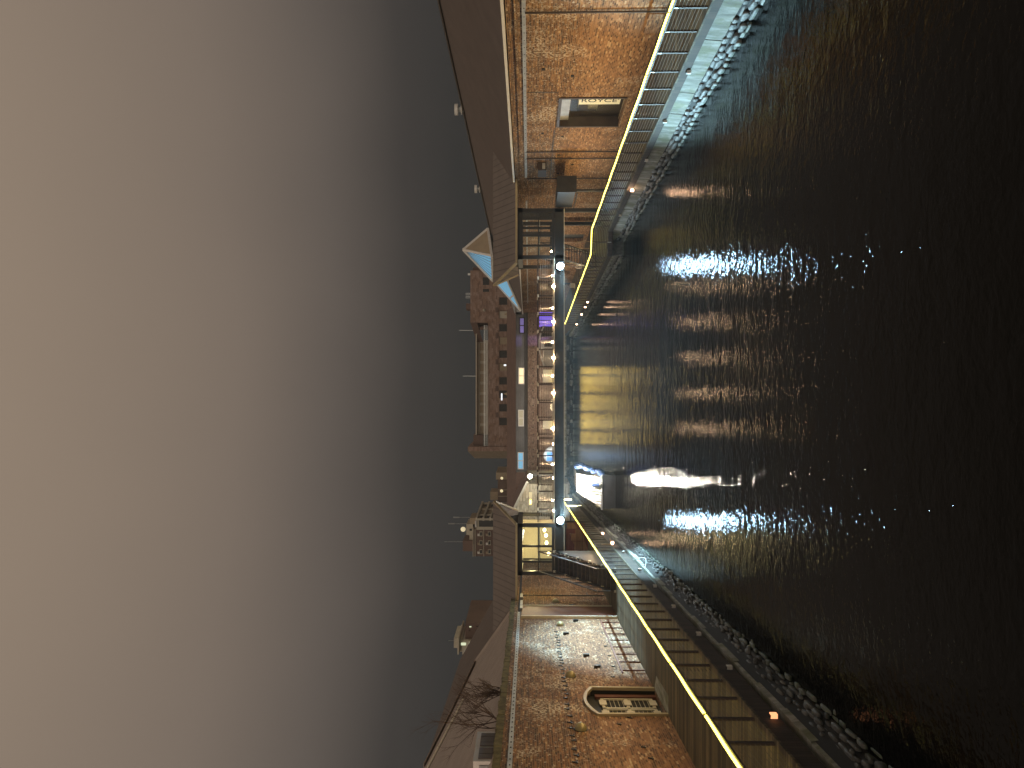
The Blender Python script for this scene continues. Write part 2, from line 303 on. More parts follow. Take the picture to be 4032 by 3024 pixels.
# ------------------------------------------------------------------ mesh helpers
SPLIT = {'panel_trim', 'bracket', 'aerial', 'mast', 'lit_window', 'dark_window', 'lit_pane', 'column', 'corbel', 'mullion', 'entrance_mullion', 'drain_pipe', 'duct_leg', 'cable_tray', 'tie_band', 'girder', 'balcony_opening', 'rooftop_block', 'upright_lamp_tube', 'inner_handrail', 'globe', 'cornice', 'rooftop_opening', 'iron_bracket', 'recessed_panel', 'edge_strip', 'clamp', 'roof_box', 'dormer_pane', 'eave_gutter', 'lamp_collar', 'balcony_band', 'wall_emblem', 'splice_plate', 'opening_bar'}
class MB:
    def __init__(s): s.v = []; s.f = []; s.cuts = []
    def add(s, vs, fs):
        k = len(s.v); s.cuts.append((k, len(s.f))); s.v += [Vector(p) for p in vs]; s.f += [tuple(i + k for i in f) for f in fs]; return s
    def quad(s, a, b, c, d): return s.add([a, b, c, d], [(0, 1, 2, 3)])
    def poly(s, pts): return s.add(pts, [tuple(range(len(pts)))])
    def hexa(s, p):   # 8 points: bottom 0-3 ccw, top 4-7
        return s.add(p, [(3, 2, 1, 0), (4, 5, 6, 7), (0, 1, 5, 4), (1, 2, 6, 5), (2, 3, 7, 6), (3, 0, 4, 7)])
    def box(s, x0, x1, y0, y1, z0, z1):
        return s.hexa([(x0, y0, z0), (x1, y0, z0), (x1, y1, z0), (x0, y1, z0), (x0, y0, z1), (x1, y0, z1), (x1, y1, z1), (x0, y1, z1)])
    def bar(s, a, b, w, h, upv=Vector((0, 0, 1))):
        a, b = Vector(a), Vector(b); d = (b - a).normalized()
        if abs(d.dot(upv)) > 0.99: upv = Vector((0, 1, 0))
        sd = d.cross(upv).normalized() * (w / 2); u2 = sd.cross(d).normalized() * (h / 2)
        return s.hexa([a - sd - u2, a + sd - u2, b + sd - u2, b - sd - u2, a - sd + u2, a + sd + u2, b + sd + u2, b - sd + u2])
    def tube(s, pts, r, n=6, taper=None):
        pts = [Vector(p) for p in pts]; rings = []
        for i, p in enumerate(pts):
            d = (pts[min(i + 1, len(pts) - 1)] - pts[max(i - 1, 0)]).normalized()
            u = d.cross(Vector((0, 0, 1)));
            if u.length < 0.05: u = d.cross(Vector((0, 1, 0)))
            u.normalize(); w = d.cross(u).normalized()
            rr = r if taper is None else r * (1 + (taper - 1) * i / max(1, len(pts) - 1))
            rings.append([p + (u * math.cos(t) + w * math.sin(t)) * rr for t in [2 * math.pi * k / n for k in range(n)]])
        vs = [q for rg in rings for q in rg]; fs = []
        for i in range(len(pts) - 1):
            for k in range(n):
                fs.append((i * n + k, i * n + (k + 1) % n, (i + 1) * n + (k + 1) % n, (i + 1) * n + k))
        fs.append(tuple(range(n - 1, -1, -1))); fs.append(tuple((len(pts) - 1) * n + k for k in range(n)))
        return s.add(vs, fs)
    def ball(s, c, r, nu=12, nv=8, sq=(1, 1, 1), half=None):
        c = Vector(c); vs = []; fs = []
        for j in range(nv + 1):
            ph = math.pi * j / nv
            for i in range(nu):
                th = 2 * math.pi * i / nu
                vs.append(c + Vector((math.sin(ph) * math.cos(th) * r * sq[0], math.sin(ph) * math.sin(th) * r * sq[1], math.cos(ph) * r * sq[2])))
        for j in range(nv):
            for i in range(nu):
                fs.append((j * nu + i, (j + 1) * nu + i, (j + 1) * nu + (i + 1) % nu, j * nu + (i + 1) % nu))
        return s.add(vs, fs)
    def build(s, name, mat, parent=None, smooth=False, label=None):
        if name in SPLIT and 1 < len(s.cuts) <= 40:
            first = None
            cu = s.cuts + [(len(s.v), len(s.f))]
            for (v0, f0), (v1, f1) in zip(cu[:-1], cu[1:]):
                q = MB(); q.v = s.v[v0:v1]; q.f = [tuple(i - v0 for i in f) for f in s.f[f0:f1]]; q.cuts = [(0, 0)]
                o = q.build(name, mat, parent, smooth, label); first = first or o
            return first
        me = bpy.data.meshes.new(name)
        me.from_pydata([tuple(p) for p in s.v], [], s.f); me.update()
        uvl = me.uv_layers.new(name='UVMap')
        for pl in me.polygons:
            n = pl.normal
            if abs(n.z) > 0.95: tu, tv = Vector((1, 0, 0)), Vector((0, 1, 0))
            else:
                tu = Vector((-n.y, n.x, 0)).normalized(); tv = n.cross(tu)
                if tv.z < 0: tv = -tv
                if abs(tu.y) > abs(tu.x):
                    if tu.y < 0: tu = -tu
                elif tu.x < 0: tu = -tu
            for li in pl.loop_indices:
                co = me.vertices[me.loops[li].vertex_index].co
                uvl.data[li].uv = (co.dot(tu), co.dot(tv))
            pl.use_smooth = smooth
        me.materials.append(mat)
        o = bpy.data.objects.new(name, me); C.collection.objects.link(o)
        if parent is not None: o.parent = parent
        if label: o['label'] = label
        return o
def tag(o, label=None, cat=None, group=None, kind=None):
    if label: o['label'] = label
    if cat: o['category'] = cat
    if group: o['group'] = group
    if kind: o['kind'] = kind
    return o
def empty(name, label, cat, group=None, loc=(0, 0, 0)):
    o = bpy.data.objects.new(name, None); C.collection.objects.link(o); o.location = loc
    o.empty_display_size = 0.2
    return tag(o, label, cat, group)
def copy_tree(o, parent=None):
    c = o.copy(); C.collection.objects.link(c)
    if parent is not None: c.parent = parent
    for ch in list(o.children): copy_tree(ch, c)
    return c
def text(name, body, mat, parent, M4, size, align='CENTER', ext=0.004):
    cu = bpy.data.curves.new(name, 'FONT'); cu.body = body; cu.size = size; cu.extrude = ext; cu.align_x = align; cu.align_y = 'CENTER'
    tmp = bpy.data.objects.new(name, cu); C.collection.objects.link(tmp)
    dg = bpy.context.evaluated_depsgraph_get(); me = bpy.data.meshes.new_from_object(tmp.evaluated_get(dg))
    bpy.data.objects.remove(tmp); me.materials.clear(); me.materials.append(mat)
    o = bpy.data.objects.new(name, me); C.collection.objects.link(o); o.parent = parent; o.matrix_local = M4
    return o
def spot(name, loc, target, power, col, size_deg, blend=0.5, radius=0.15, parent=None):
    l = bpy.data.lights.new(name, 'SPOT'); l.energy = power; l.color = col; l.spot_size = math.radians(size_deg); l.spot_blend = blend; l.shadow_soft_size = radius
    o = bpy.data.objects.new(name, l); C.collection.objects.link(o)
    d = Vector(target) - Vector(loc); o.rotation_euler = d.to_track_quat('-Z', 'Y').to_euler(); o.location = loc
    if parent is not None: o.parent = parent
    return o
def point(name, loc, power, col, radius=0.05, parent=None):
    l = bpy.data.lights.new(name, 'POINT'); l.energy = power; l.color = col; l.shadow_soft_size = radius
    o = bpy.data.objects.new(name, l); C.collection.objects.link(o); o.location = loc
    if parent is not None: o.parent = parent
    return o
def area(name, loc, target, power, col, sx, sy, parent=None):
    l = bpy.data.lights.new(name, 'AREA'); l.energy = power; l.color = col; l.shape = 'RECTANGLE'; l.size = sx; l.size_y = sy
    o = bpy.data.objects.new(name, l); C.collection.objects.link(o)
    d = Vector(target) - Vector(loc); o.rotation_euler = d.to_track_quat('-Z', 'Z').to_euler(); o.location = loc
    if parent is not None: o.parent = parent
    return o

# plan lines (s = distance ahead of the camera)
def LW(s, off, z): return Vector((-9.69 - 0.0869 * s + off, s, z))       # left warehouse face, off = towards the canal
def RW(s, off, z): return Vector((14.7 - 0.0284 * s - off, s, z))        # right warehouse face
def LR(s, off, z): return Vector((-6.12 - 0.0840 * s + off, s, z))       # left railing
def RR(s, off, z):                                                       # right railing, juts out past the footbridge
    if s <= 50.0: x = 11.40 - 0.0284 * s
    elif s <= 50.6: x = 9.98 + (8.50 - 9.98) * (s - 50.0) / 0.6
    else: x = 8.50 - 0.0480 * (s - 50.6)
    return Vector((x - off, s, z))
WL = -1.4

# ================================================================== setting: water, ground, decks, quays
w = MB(); w.quad((-40, -7, WL), (40, -7, WL), (40, 112, WL), (-40, 112, WL))
tag(w.build('water', M['water']), kind='structure')
g = MB()
g.quad((-115, 111.4, -0.05), (115, 111.4, -0.05), (115, 236, -0.05), (-115, 236, -0.05))
g.quad((-115, -7, -0.40), (-9.5, -7, -0.40), LW(111.4, -0.2, -0.40), (-115, 111.4, -0.40))
g.quad((14.5, -7, -0.40), (115, -7, -0.40), (115, 111.4, -0.40), RW(111.4, -0.2, -0.40))
tag(g.build('ground', M['ground']), kind='structure')
p = MB(); p.quad((-22, 111.0, -0.02), (12, 111.0, -0.02), (12, 121, -0.02), (-22, 121, -0.02)); tag(p.build('plaza_pavement', M['paving']), kind='structure')

def ribbon(fn_a, fn_b, ss, mb):
    for a, b in zip(ss[:-1], ss[1:]):
        mb.quad(fn_a(a), fn_a(b), fn_b(b), fn_b(a))
ssL = [8] + list(range(12, 92, 4)) + [93]
d = MB(); ribbon(lambda s: LR(s, 0.12, 0.0), lambda s: LW(s, -0.02, 0.0), ssL, d)
for a, b in zip(ssL[:-1], ssL[1:]): d.quad(LR(a, 0.12, 0.0), LR(a, 0.12, -0.06), LR(b, 0.12, -0.06), LR(b, 0.12, 0.0))
def uv_deck(o):
    uvl = o.data.uv_layers[0]
    for pl in o.data.polygons:
        for li in pl.loop_indices:
            co = o.data.vertices[o.data.loops[li].vertex_index].co; uvl.data[li].uv = (co.y, co.x)
o = d.build('boardwalk_path', M['deck']); uv_deck(o); tag(o, kind='structure')
ssR = [8] + list(range(12, 50, 4)) + [50, 50.6] + list(range(54, 86, 4)) + [88]
d = MB(); ribbon(lambda s: RR(s, 0.12, 0.0), lambda s: RW(s, -0.02, 0.0), ssR, d)
for a, b in zip(ssR[:-1], ssR[1:]): d.quad(RR(a, 0.12, 0.0), RR(a, 0.12, -0.06), RR(b, 0.12, -0.06), RR(b, 0.12, 0.0))
d.quad(RR(88, 0.12, 0), RW(88, -0.02, 0), RW(111, -0.02, 0), (7.0, 111, 0))
o = d.build('boardwalk_path', M['deck']); uv_deck(o); tag(o, kind='structure')

# quay walls: fascia, concrete coping, rubble stones -----------------------------------------
def quay(name, label, edge, ss, zc_top, zc_bot, off_top, toe, stone_step, fascia_bot, nrows=4, fas=True, smat='stone'):
    t = empty(name, label, 'quay wall', 'stone walls along the canal')
    if fas:
        m = MB()
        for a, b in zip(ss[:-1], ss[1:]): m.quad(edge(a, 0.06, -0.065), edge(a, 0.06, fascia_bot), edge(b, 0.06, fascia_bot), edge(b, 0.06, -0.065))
        m.build('deck_fascia', M['fascia'], t)
    m = MB()
    for a, b in zip(ss[:-1], ss[1:]):
        n = max(1, int(round((b - a) / 2.0)))
        for k in range(n):
            s0 = a + (b - a) * k / n + 0.012; s1 = a + (b - a) * (k + 1) / n - 0.012; j = random.uniform(-0.02, 0.02)
            m.hexa([edge(s0, off_top - 0.5, zc_bot), edge(s0, off_top + 0.03 + j, zc_bot), edge(s1, off_top + 0.03 + j, zc_bot), edge(s1, off_top - 0.5, zc_bot),
                    edge(s0, off_top - 0.5, zc_top), edge(s0, off_top - 0.02 + j, zc_top), edge(s1, off_top - 0.02 + j, zc_top), edge(s1, off_top - 0.5, zc_top)])
    m.build('coping', M['coping'], t)
    # backing
    m = MB()
    for a, b in zip(ss[:-1], ss[1:]): m.quad(edge(a, off_top - 0.06, zc_top), edge(a, off_top + toe - 0.10, WL - 0.4), edge(b, off_top + toe - 0.10, WL - 0.4), edge(b, off_top - 0.06, zc_top))
    m.build('backing', M['black'], t)
    # rounded rubble stones
    m = MB(); s = ss[0]
    H = zc_bot - (WL - 0.25)
    rows = nrows
    for r in range(rows):
        z1 = zc_bot - H * r / rows; z0 = zc_bot - H * (r + 1) / rows
        s = ss[0] + random.uniform(0, 0.3)
        while s < ss[-1]:
            ln = random.choice((0.55, 0.8, 1.0, 1.3, 1.7)) * random.uniform(.85, 1.15) * stone_step
            if s + ln > ss[-1]: break
            fr = (r + 0.5) / rows; oc = off_top + toe * fr
            c = edge(s + ln / 2, oc + random.uniform(-.05, .04), (z0 + z1) / 2 + random.uniform(-0.06, 0.06))
            ta = (edge(s + ln, oc, 0) - edge(s, oc, 0)); ta.normalize(); nrm = Vector((-ta.y, ta.x, 0))
            if nrm.x * (1 if edge(s, 1, 0).x > edge(s, 0, 0).x else -1) < 0: nrm = -nrm
            hz = (z0 - z1) / -2 * random.uniform(0.92, 1.12); hl = ln / 2 * 0.95; dp = random.uniform(0.03, 0.09)
            pts = []
            K = 8
            prof = [(1.0, -0.3), (0.985, 0.55), (0.86, 0.95)]
            ang0 = random.uniform(0, 0.5)
            rj = [random.uniform(0.74, 1.12) for _ in range(K)]
            vs = []
            for sc, dd in prof:
                for k in range(K):
                    th = 2 * math.pi * (k + 0.5) / K
                    ux = max(-1, min(1, 1.5 * math.cos(th))) ; uz = max(-1, min(1, 1.5 * math.sin(th)))
                    vs.append(c + ta * (ux * hl * sc * rj[k]) + Vector((0, 0, uz * hz * sc * rj[k])) + nrm * (dd * dp))
            vs.append(c + nrm * dp * 1.02)
            fs = []
            for lv in range(2):
                for k in range(K): fs.append((lv * K + k, lv * K + (k + 1) % K, (lv + 1) * K + (k + 1) % K, (lv + 1) * K + k))
            for k in range(K): fs.append((2 * K + k, 2 * K + (k + 1) % K, 3 * K))
            m.add(vs, fs)
            s += ln
    m.build('rubble_stone', M[smat], t, smooth=True)
    return t
def LQ(s, off, z): return LR(s, off, z)
quay('quay_wall', 'rubble stone quay wall under the left boardwalk, running past the moored boat', LQ, list(range(8, 108, 4)), -0.72, -1.02, 0.10, 0.50, 0.36, -0.55, nrows=6, smat='stone_dark')
quay('quay_wall', 'near quay wall of big rubble stones under the right boardwalk, lit pale blue', lambda s, o, z: Vector((11.35 - 0.0284 * s - o, s, z)), list(range(8, 53, 4)) + [53], -0.36, -0.90, 0.0, 0.24, 0.50, -0.32, nrows=4)
quay('quay_wall', 'dark quay wall behind the footbridge on the right bank', lambda s, o, z: Vector((8.95 - 0.040 * (s - 53) - o, s, z)), list(range(53, 112, 4)) , -0.55, -0.85, 0.0, 0.3, 0.6, -0.3, nrows=3, fas=False)
quay('quay_wall', 'far stone quay wall closing the head of the canal below the long warehouse', lambda s, o, z: Vector((s, 111.0 - o, z)), [-16, -12, -8, -4, 0, 4, 7], 0.0, -0.28, 0.0, 0.15, 0.8, -0.1, nrows=3, fas=False)
m = MB(); m.box(8.85, 10.2, 52.9, 53.3, -1.9, -0.86); m.box(8.80, 10.2, 52.85, 53.3, -0.86, -0.55); m.build('return_wall', M['stone'], bpy.data.objects['quay_wall.002'])
# deck undersides back to the ground, right side beyond the bridge
m = MB()
for a, b in ((50.6, 60), (60, 70), (70, 80), (80, 88)): m.quad(RR(a, 0.1, -0.065), RR(a, 0.1, -0.35), RR(b, 0.1, -0.35), RR(b, 0.1, -0.065))
m.quad(RR(50.0, 0.12, -0.065), RR(50.0, 0.12, -0.35), RR(50.6, 0.12, -0.35), RR(50.6, 0.12, -0.065))
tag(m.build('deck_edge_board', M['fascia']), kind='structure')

# ================================================================== railings
def railing(name, label, fn, s0, s1, step, ledmat, brk, wirem, shoe_top=-0.02):
    t = empty(name, label, 'railing', 'wire railings with a lit handrail')
    ss = []; s = s0
    while s <= s1 + 1e-6: ss.append(s); s += step
    pts = [q / 2.0 for q in range(int(s0 * 2), int(s1 * 2) + 1)]
    m = MB()
    for a, b in zip(pts[:-1], pts[1:]): m.bar(fn(a, 0.01, 0.98), fn(b, 0.01, 0.98), 0.05, 0.05)
    for q in ss[::3]: c = fn(q + .3, -0.035, 1.035); m.box(c.x - .045, c.x + .045, c.y - .02, c.y + .02, .99, 1.078)
    m.build('handrail', M['darkbrown'], t)
    m = MB(); m.tube([fn(q, -0.035, 1.035 + 0.008 * math.sin(q * 1.7)) for q in pts], 0.034, 7); m.build('led_strip', ledmat, t, smooth=True)
    for q in ss[:100]:
        m = MB(); a = fn(q, 0, 0); tz = 0.98
        dy = 0.035
        m.box(a.x - 0.028, a.x + 0.028, q - dy - 0.01, q + dy + 0.01, -0.24, tz)
        m.build('post', M['darkbrown'], t)
        m = MB(); m.box(a.x - 0.05, a.x + 0.05, q - dy - 0.012, q + dy + 0.012, -0.26, shoe_top)
        m.box(a.x - 0.03, a.x + 0.03, q - dy - 0.006, q + dy + 0.006, 0.82, 0.97)
        m.build('bracket', brk, t)
    for k in range(8):
        z = 0.10 + k * 0.105
        m = MB(); m.tube([fn(q, 0.0, z) for q in pts[::2] + [pts[-1]]], 0.0065, 4)
        for q in ss[3::6]:
            for e in range(4):
                c = fn(q - 0.35 - 0.06 * e, 0, z); m.ball(c, 0.016, 5, 3)
        m.build('wire', wirem, t)
    return t, ss
rl, ssl = railing('boardwalk_railing', 'railing of the left boardwalk with a bright yellow lit handrail', LR, 8.9, 92.5, 1.44, M['led'], M['bracket_shade'], M['wire_dark'])
m = MB()
a = LR(82, 0.0, 0); m.tube([a + Vector((0, 0, -0.45)), a + Vector((0, 0, 1.05))], 0.085, 8); a = LR(92.4, 0, 0); m.tube([a + Vector((0, 0, 0.0)), a + Vector((0, 0, 1.1))], 0.09, 8)
m.build('upright_lamp_tube', M['led_hot'], rl, smooth=True)
rr, ssr = railing('boardwalk_railing', 'railing of the right boardwalk with a bright lit handrail jutting out beyond the footbridge', RR, 9.4, 87.0, 1.41, M['led'], M['steel'], M['wire'])

# little box lamps under the deck edge
def deck_lamp(loc, label, lit=None):
    t = empty('deck_lamp', label, 'lamp', 'small box lamps along the deck edges', loc)
    m = MB(); m.box(-0.05, 0.05, -0.06, 0.06, -0.075, 0.075); m.build('housing', M['white'] if lit is None else lit, t)
    m = MB(); m.box(-0.03, 0.03, -0.062, 0.062, 0.078, 0.1); m.build('bracket', M['dark'], t)
    return t
lampL = [(17.3, 'small box lamp glowing faint orange under the left deck edge, nearest the camera'), (21.1, 'unlit white box lamp under the left deck edge, second from the camera'), (24.9, 'unlit white box lamp under the left deck edge, third from the camera'), (29.2, 'unlit white box lamp under the left deck edge, fourth from the camera'), (33.5, 'unlit white box lamp on the left deck edge just before the blue lit stones'), (38.0, 'unlit box lamp on the left deck edge above the blue lit stones'), (44.5, 'unlit box lamp on the left deck edge beside the stair foot')]
for i, (s, lb) in enumerate(lampL):
    deck_lamp(LR(s, 0.17, -0.36), lb, M['lamp_orange'] if i == 0 else None)
lampR = [(26.0, 'unlit white box lamp on the right deck edge below the brightest railing posts', 0), (30.5, 'unlit white box lamp on the right deck edge, second from the camera', 0), (35.3, 'unlit box lamp on the right deck edge below the shop window', 0), (40.2, 'box lamp glowing warm white on the right deck edge by the downpipes', 1), (45.5, 'unlit box lamp on the right deck edge just before the footbridge', 0)]
for s, lb, lit in lampR:
    deck_lamp(RR(s, 0.17, -0.27), lb, M['small_lamp'] if lit else None)
    if lit: point('lamp_light', RR(s, 0.35, -0.15), 14, (1, 0.6, 0.35), 0.05)
for k, (s, lb) in enumerate(((70, 'first glowing lamp on the rail beyond the footbridge, right bank'), (73, 'second glowing lamp on the rail beyond the footbridge, right bank'), (78, 'third glowing lamp on the rail beyond the footbridge, right bank'), (86, 'last glowing lamp at the end of the right bank railing'))):
    deck_lamp(RR(s, 0.14, -0.22), lb, M['small_lamp'])
deck_lamp(LR(54.5, 0.14, -0.1), 'glowing lamp on the left rail just beyond the footbridge', M['small_lamp'])

# ================================================================== walls with openings
def wall_mesh(fn, s0, s1, z0, z1, holes, depth=0.35):
    """front face with rectangular holes (sa, sb, za, zb) and their reveals"""
    m = MB()
    S = sorted(set([s0, s1] + [h[0] for h in holes] + [h[1] for h in holes] + [s0 + k * 4.0 for k in range(1, int((s1 - s0) / 4.0))]))
    Z = sorted(set([z0, z1] + [h[2] for h in holes] + [h[3] for h in holes]))
    for a, b in zip(S[:-1], S[1:]):
        for c, e in zip(Z[:-1], Z[1:]):
            ms, mz = (a + b) / 2, (c + e) / 2
            if any(h[0] < ms < h[1] and h[2] < mz < h[3] for h in holes): continue
            m.quad(fn(a, 0, c), fn(b, 0, c), fn(b, 0, e), fn(a, 0, e))
    for a, b, c, e in holes:
        m.quad(fn(a, 0, c), fn(a, -depth, c), fn(a, -depth, e), fn(a, 0, e)); m.quad(fn(b, 0, c), fn(b, -depth, c), fn(b, -depth, e), fn(b, 0, e))
        m.quad(fn(a, 0, e), fn(b, 0, e), fn(b, -depth, e), fn(a, -depth, e)); m.quad(fn(a, 0, c), fn(b, 0, c), fn(b, -depth, c), fn(a, -depth, c))
    return m
def fbox(m, fn, s0, s1, o0, o1, z0, z1):
    m.hexa([fn(s0, o0, z0), fn(s1, o0, z0), fn(s1, o1, z0), fn(s0, o1, z0), fn(s0, o0, z1), fn(s1, o0, z1), fn(s1, o1, z1), fn(s0, o1, z1)]); return m
def anchor(fn, s, z, parent, sz=0.11, off=0.02):
    m = MB()
    for k in range(3):
        th = math.pi / 2 + k * 2 * math.pi / 3
        a = fn(s, off, z); b = fn(s + math.cos(th) * sz, off + 0.015, z - math.sin(th) * sz * -1)
        m.bar(a, b, 0.03, 0.035)
    m.build('tie_plate', M['dark'], parent)

# ------------------------------------------------------------------ left warehouse
lw = empty('brick_warehouse', 'red brick warehouse on the left bank with an arched service door and rust red panel', 'warehouse', 'brick warehouses around the canal')
ARCH = (28.2, 31.4, 0.0, 2.95)
wall_mesh(LW, 12, 72, -0.4, 5.62, [ARCH], 0.3).build('wall', M['brick_l'], lw)
m = MB(); n = 12
for k in range(n):   # spandrels that turn the opening into an arch
    ta, tb = k / n, (k + 1) / n
    sa, sb_ = ARCH[0] + (ARCH[1] - ARCH[0]) * ta, ARCH[0] + (ARCH[1] - ARCH[0]) * tb
    za = 2.58 + 0.37 * (1 - (2 * ta - 1) ** 2); zb = 2.58 + 0.37 * (1 - (2 * tb - 1) ** 2)
    m.quad(LW(sa, 0, za), LW(sb_, 0, zb), LW(sb_, 0, 2.95), LW(sa, 0, 2.95))
m.build('arch_spandrel', M['brick_l'], lw)
dr = MB(); fbox(dr, LW, ARCH[0], ARCH[1], -0.31, -0.28, 0, 2.95); fbox(dr, LW, ARCH[1] - 0.05, ARCH[1] - 0.003, -0.28, 0.0, 0, 2.6); fbox(dr, LW, ARCH[0] + 0.003, ARCH[0] + 0.05, -0.28, 0.0, 0, 2.6); door = dr.build('service_door', M['black'], lw)
m = MB()
pts = [LW(ARCH[0] + 0.06, 0.03, 0.0)] + [LW(ARCH[0] + (ARCH[1] - ARCH[0]) * k / 16, 0.03, 2.56 + 0.37 * (1 - (2 * k / 16 - 1) ** 2)) for k in range(17)] + [LW(ARCH[1] - 0.06, 0.03, 0.0)]
for a, b in zip(pts[:-1], pts[1:]):
    if (b - a).length > 0.01: m.bar(a, b, 0.12, 0.13, Vector((1, 0, 0)))
m.build('arch_frame', M['trim_gold'], door)
m = MB(); fbox(m, LW, 30.9, 31.2, -0.27, -0.16, 0, 2.45); m.build('door_post', M['rust'], door)
for k in range(2):
    m = MB(); sa = 28.45 + k * 1.22; sbb = sa + 1.16
    for za in (0.25, 1.25, 2.2): fbox(m, LW, sa, sbb, -0.26, -0.20, za - 0.06, za + 0.06)
    fbox(m, LW, sa, sa + 0.09, -0.26, -0.20, 0.2, 2.25); fbox(m, LW, sbb - 0.09, sbb, -0.26, -0.20, 0.2, 2.25)
    for q in range(1, 12): fbox(m, LW, sa + 0.09, sbb - 0.09, -0.245, -0.22, 0.25 + q * 0.165, 0.265 + q * 0.165)
    for za in (0.25, 1.25, 2.2): fbox(m, LW, sa + 0.3, sbb - 0.3, -0.20, -0.17, za - 0.14, za + 0.14)
    m.build('metal_grille', M['cream'], door)
m = MB(); m.poly([LW(28.2, 0.02, 0.01), LW(31.4, 0.02, 0.01), LW(30.9, 0.7, 0.01), LW(28.2, 0.75, 0.01)]); m.build('threshold', M['coping'], door)
# corbel, steel tie band, mossy parapet
m = MB(); fbox(m, LW, 12, 72, -0.3, 0.05, 5.77, 5.98); m.build('corbel', M['brick_l'], lw)
m = MB()
s = 12.0
while s < 72:
    e = min(72, s + 0.5); fbox(m, LW, s, e, -0.35, 0.09 + random.uniform(-0.012, 0.012), 5.98, 6.24 + random.uniform(-0.025, 0.03)); s = e
m.build('mossy_parapet', M['moss'], lw)
m = MB(); fbox(m, LW, 12, 46, -0.05, 0.075, 5.62, 5.77); b_ = m.build('tie_band', M['band'], lw)
m = MB(); s = 20.3
while s < 46: m.ball(LW(s, 0.078, 5.69), 0.028, 6, 4); s += random.choice((0.45, 0.5, 0.42))
m.build('rivets', M['dark'], b_)
for s, z in ((26.8, 3.3), (33.1, 3.32), (42.7, 3.37), (49.3, 3.4)):
    m = MB()   # round vent caps bulging from the wall
    c = LW(s, 0.0, z); nu, nv = 12, 5; vs = []; fs = []
    for j in range(nv + 1):
        ph = (math.pi / 2) * j / nv
        for i in range(nu): vs.append(c + Vector((math.cos(ph) * 0.21 + 0.03, math.sin(ph) * math.cos(2 * math.pi * i / nu) * 0.22, math.sin(ph) * math.sin(2 * math.pi * i / nu) * 0.22)))
    for j in range(nv):
        for i in range(nu): fs.append((j * nu + i, (j + 1) * nu + i, (j + 1) * nu + (i + 1) % nu, j * nu + (i + 1) % nu))
    m.add(vs, fs); hd = m.build('vent_cap', M['hood'], lw, smooth=True)
    m = MB(); m.tube([c, c + Vector((0.03, 0, 0))], 0.25, 14); m.build('cap_rim', M['dark'], hd)
s = 23.0
while s < 41.5:
    anchor(LW, s, 3.62 + random.uniform(-0.05, 0.05), lw, 0.12); s += random.uniform(0.42, 0.78)
for s, z in ((25.2, 1.35), (24.3, 1.25), (28.0, 1.45), (33.0, 1.5), (34.6, 1.3), (36.4, 1.28), (38.2, 1.3), (27.3, 1.9)):
    anchor(LW, s, z, lw, 0.10)
for s, z in ((36.2, 2.55), (43.6, 2.6), (34.3, 2.2), (47.9, 2.6), (40.5, 3.3)):
    m = MB(); fbox(m, LW, s, s + 0.16, 0.0, 0.14, z - 0.14, z); fbox(m, LW, s + 0.16, s + 0.34, 0.0, 0.10, z - 0.3, z - 0.12); m.build('iron_bracket', M['dark'], lw)
# rust red panel between pale trims
m = MB(); fbox(m, LW, 44.6, 47.5, 0.0, 0.10, 0.0, 5.55); rp = m.build('rust_panel', M['rust'], lw)
m = MB(); fbox(m, LW, 44.45, 44.6, 0.0, 0.16, 0.0, 5.58); fbox(m, LW, 47.5, 47.62, 0.0, 0.16, 0.0, 5.58); m.build('panel_trim', M['trim_pale'], rp)
# brown strap grid low on the wall
m = MB(); fbox(m, LW, 33.6, 44.3, 0.0, 0.05, 0.98, 1.06)
s = 34.0
while s < 44.2: fbox(m, LW, s, s + 0.07, 0.0, 0.045, 0.0, 0.98); s += 1.35
m.build('strap_grid', M['rust'], lw)
m = MB(); m.tube([LW(51.2, 0.08, 0.1), LW(51.2, 0.08, 5.5)], 0.04, 6); m.tube([LW(51.2, 0.08, 1.2), LW(52.2, 0.08, 1.2)], 0.04, 6); m.build('downpipe', M['dark'], lw)
m = MB(); fbox(m, LW, 49.6, 50.9, 0.0, 0.25, 5.5, 5.68); fbox(m, LW, 46.5, 49.0, 0.0, 0.18, 5.5, 5.66); m.build('cable_tray', M['band'], lw)
# roof: one slope, its lit and unlit areas painted as two tones, hipped at the far end
def LROOF(s, t):  # t 0 at wall .. 1 at ridge
    return Vector((-9.69 - 0.0869 * s - 0.25 - 8.6 * t, s, 6.12 + 5.1 * t))
m = MB(); m.poly([LROOF(12, 0), LROOF(47.5, 0), LROOF(51.5, .5), LROOF(48.2, .72), LROOF(45, 1.0), LROOF(12, 1.0)]); m.build('lit_tone_roof', M['roof_light'], lw)
m = MB(); m.poly([LROOF(47.5, 0), LROOF(74, 0), LROOF(68, 1.0), LROOF(45, 1.0), LROOF(48.2, .72), LROOF(51.5, .5)]); m.poly([LROOF(74, 0), LROOF(74, 0) + Vector((-17, 0, 0)), LROOF(68, 1)])
m.poly([LROOF(12, 1), LROOF(68, 1), LROOF(74, 0) + Vector((-17, 0, 0)), LROOF(12, 0) + Vector((-17, 0, 0))])
m.build('dark_roof', M['roof_dark'], lw)
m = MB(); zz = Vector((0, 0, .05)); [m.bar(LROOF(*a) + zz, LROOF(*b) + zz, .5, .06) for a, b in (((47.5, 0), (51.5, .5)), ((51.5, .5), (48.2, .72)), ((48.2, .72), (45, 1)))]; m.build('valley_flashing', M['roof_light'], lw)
m = MB(); m.bar(LROOF(41.8, 0.97) + Vector((0, 0, 0.08)), LROOF(45.1, 0.53) + Vector((0, 0, 0.08)), 0.12, 0.10); m.build('snow_rail', M['trim_pale'], lw)
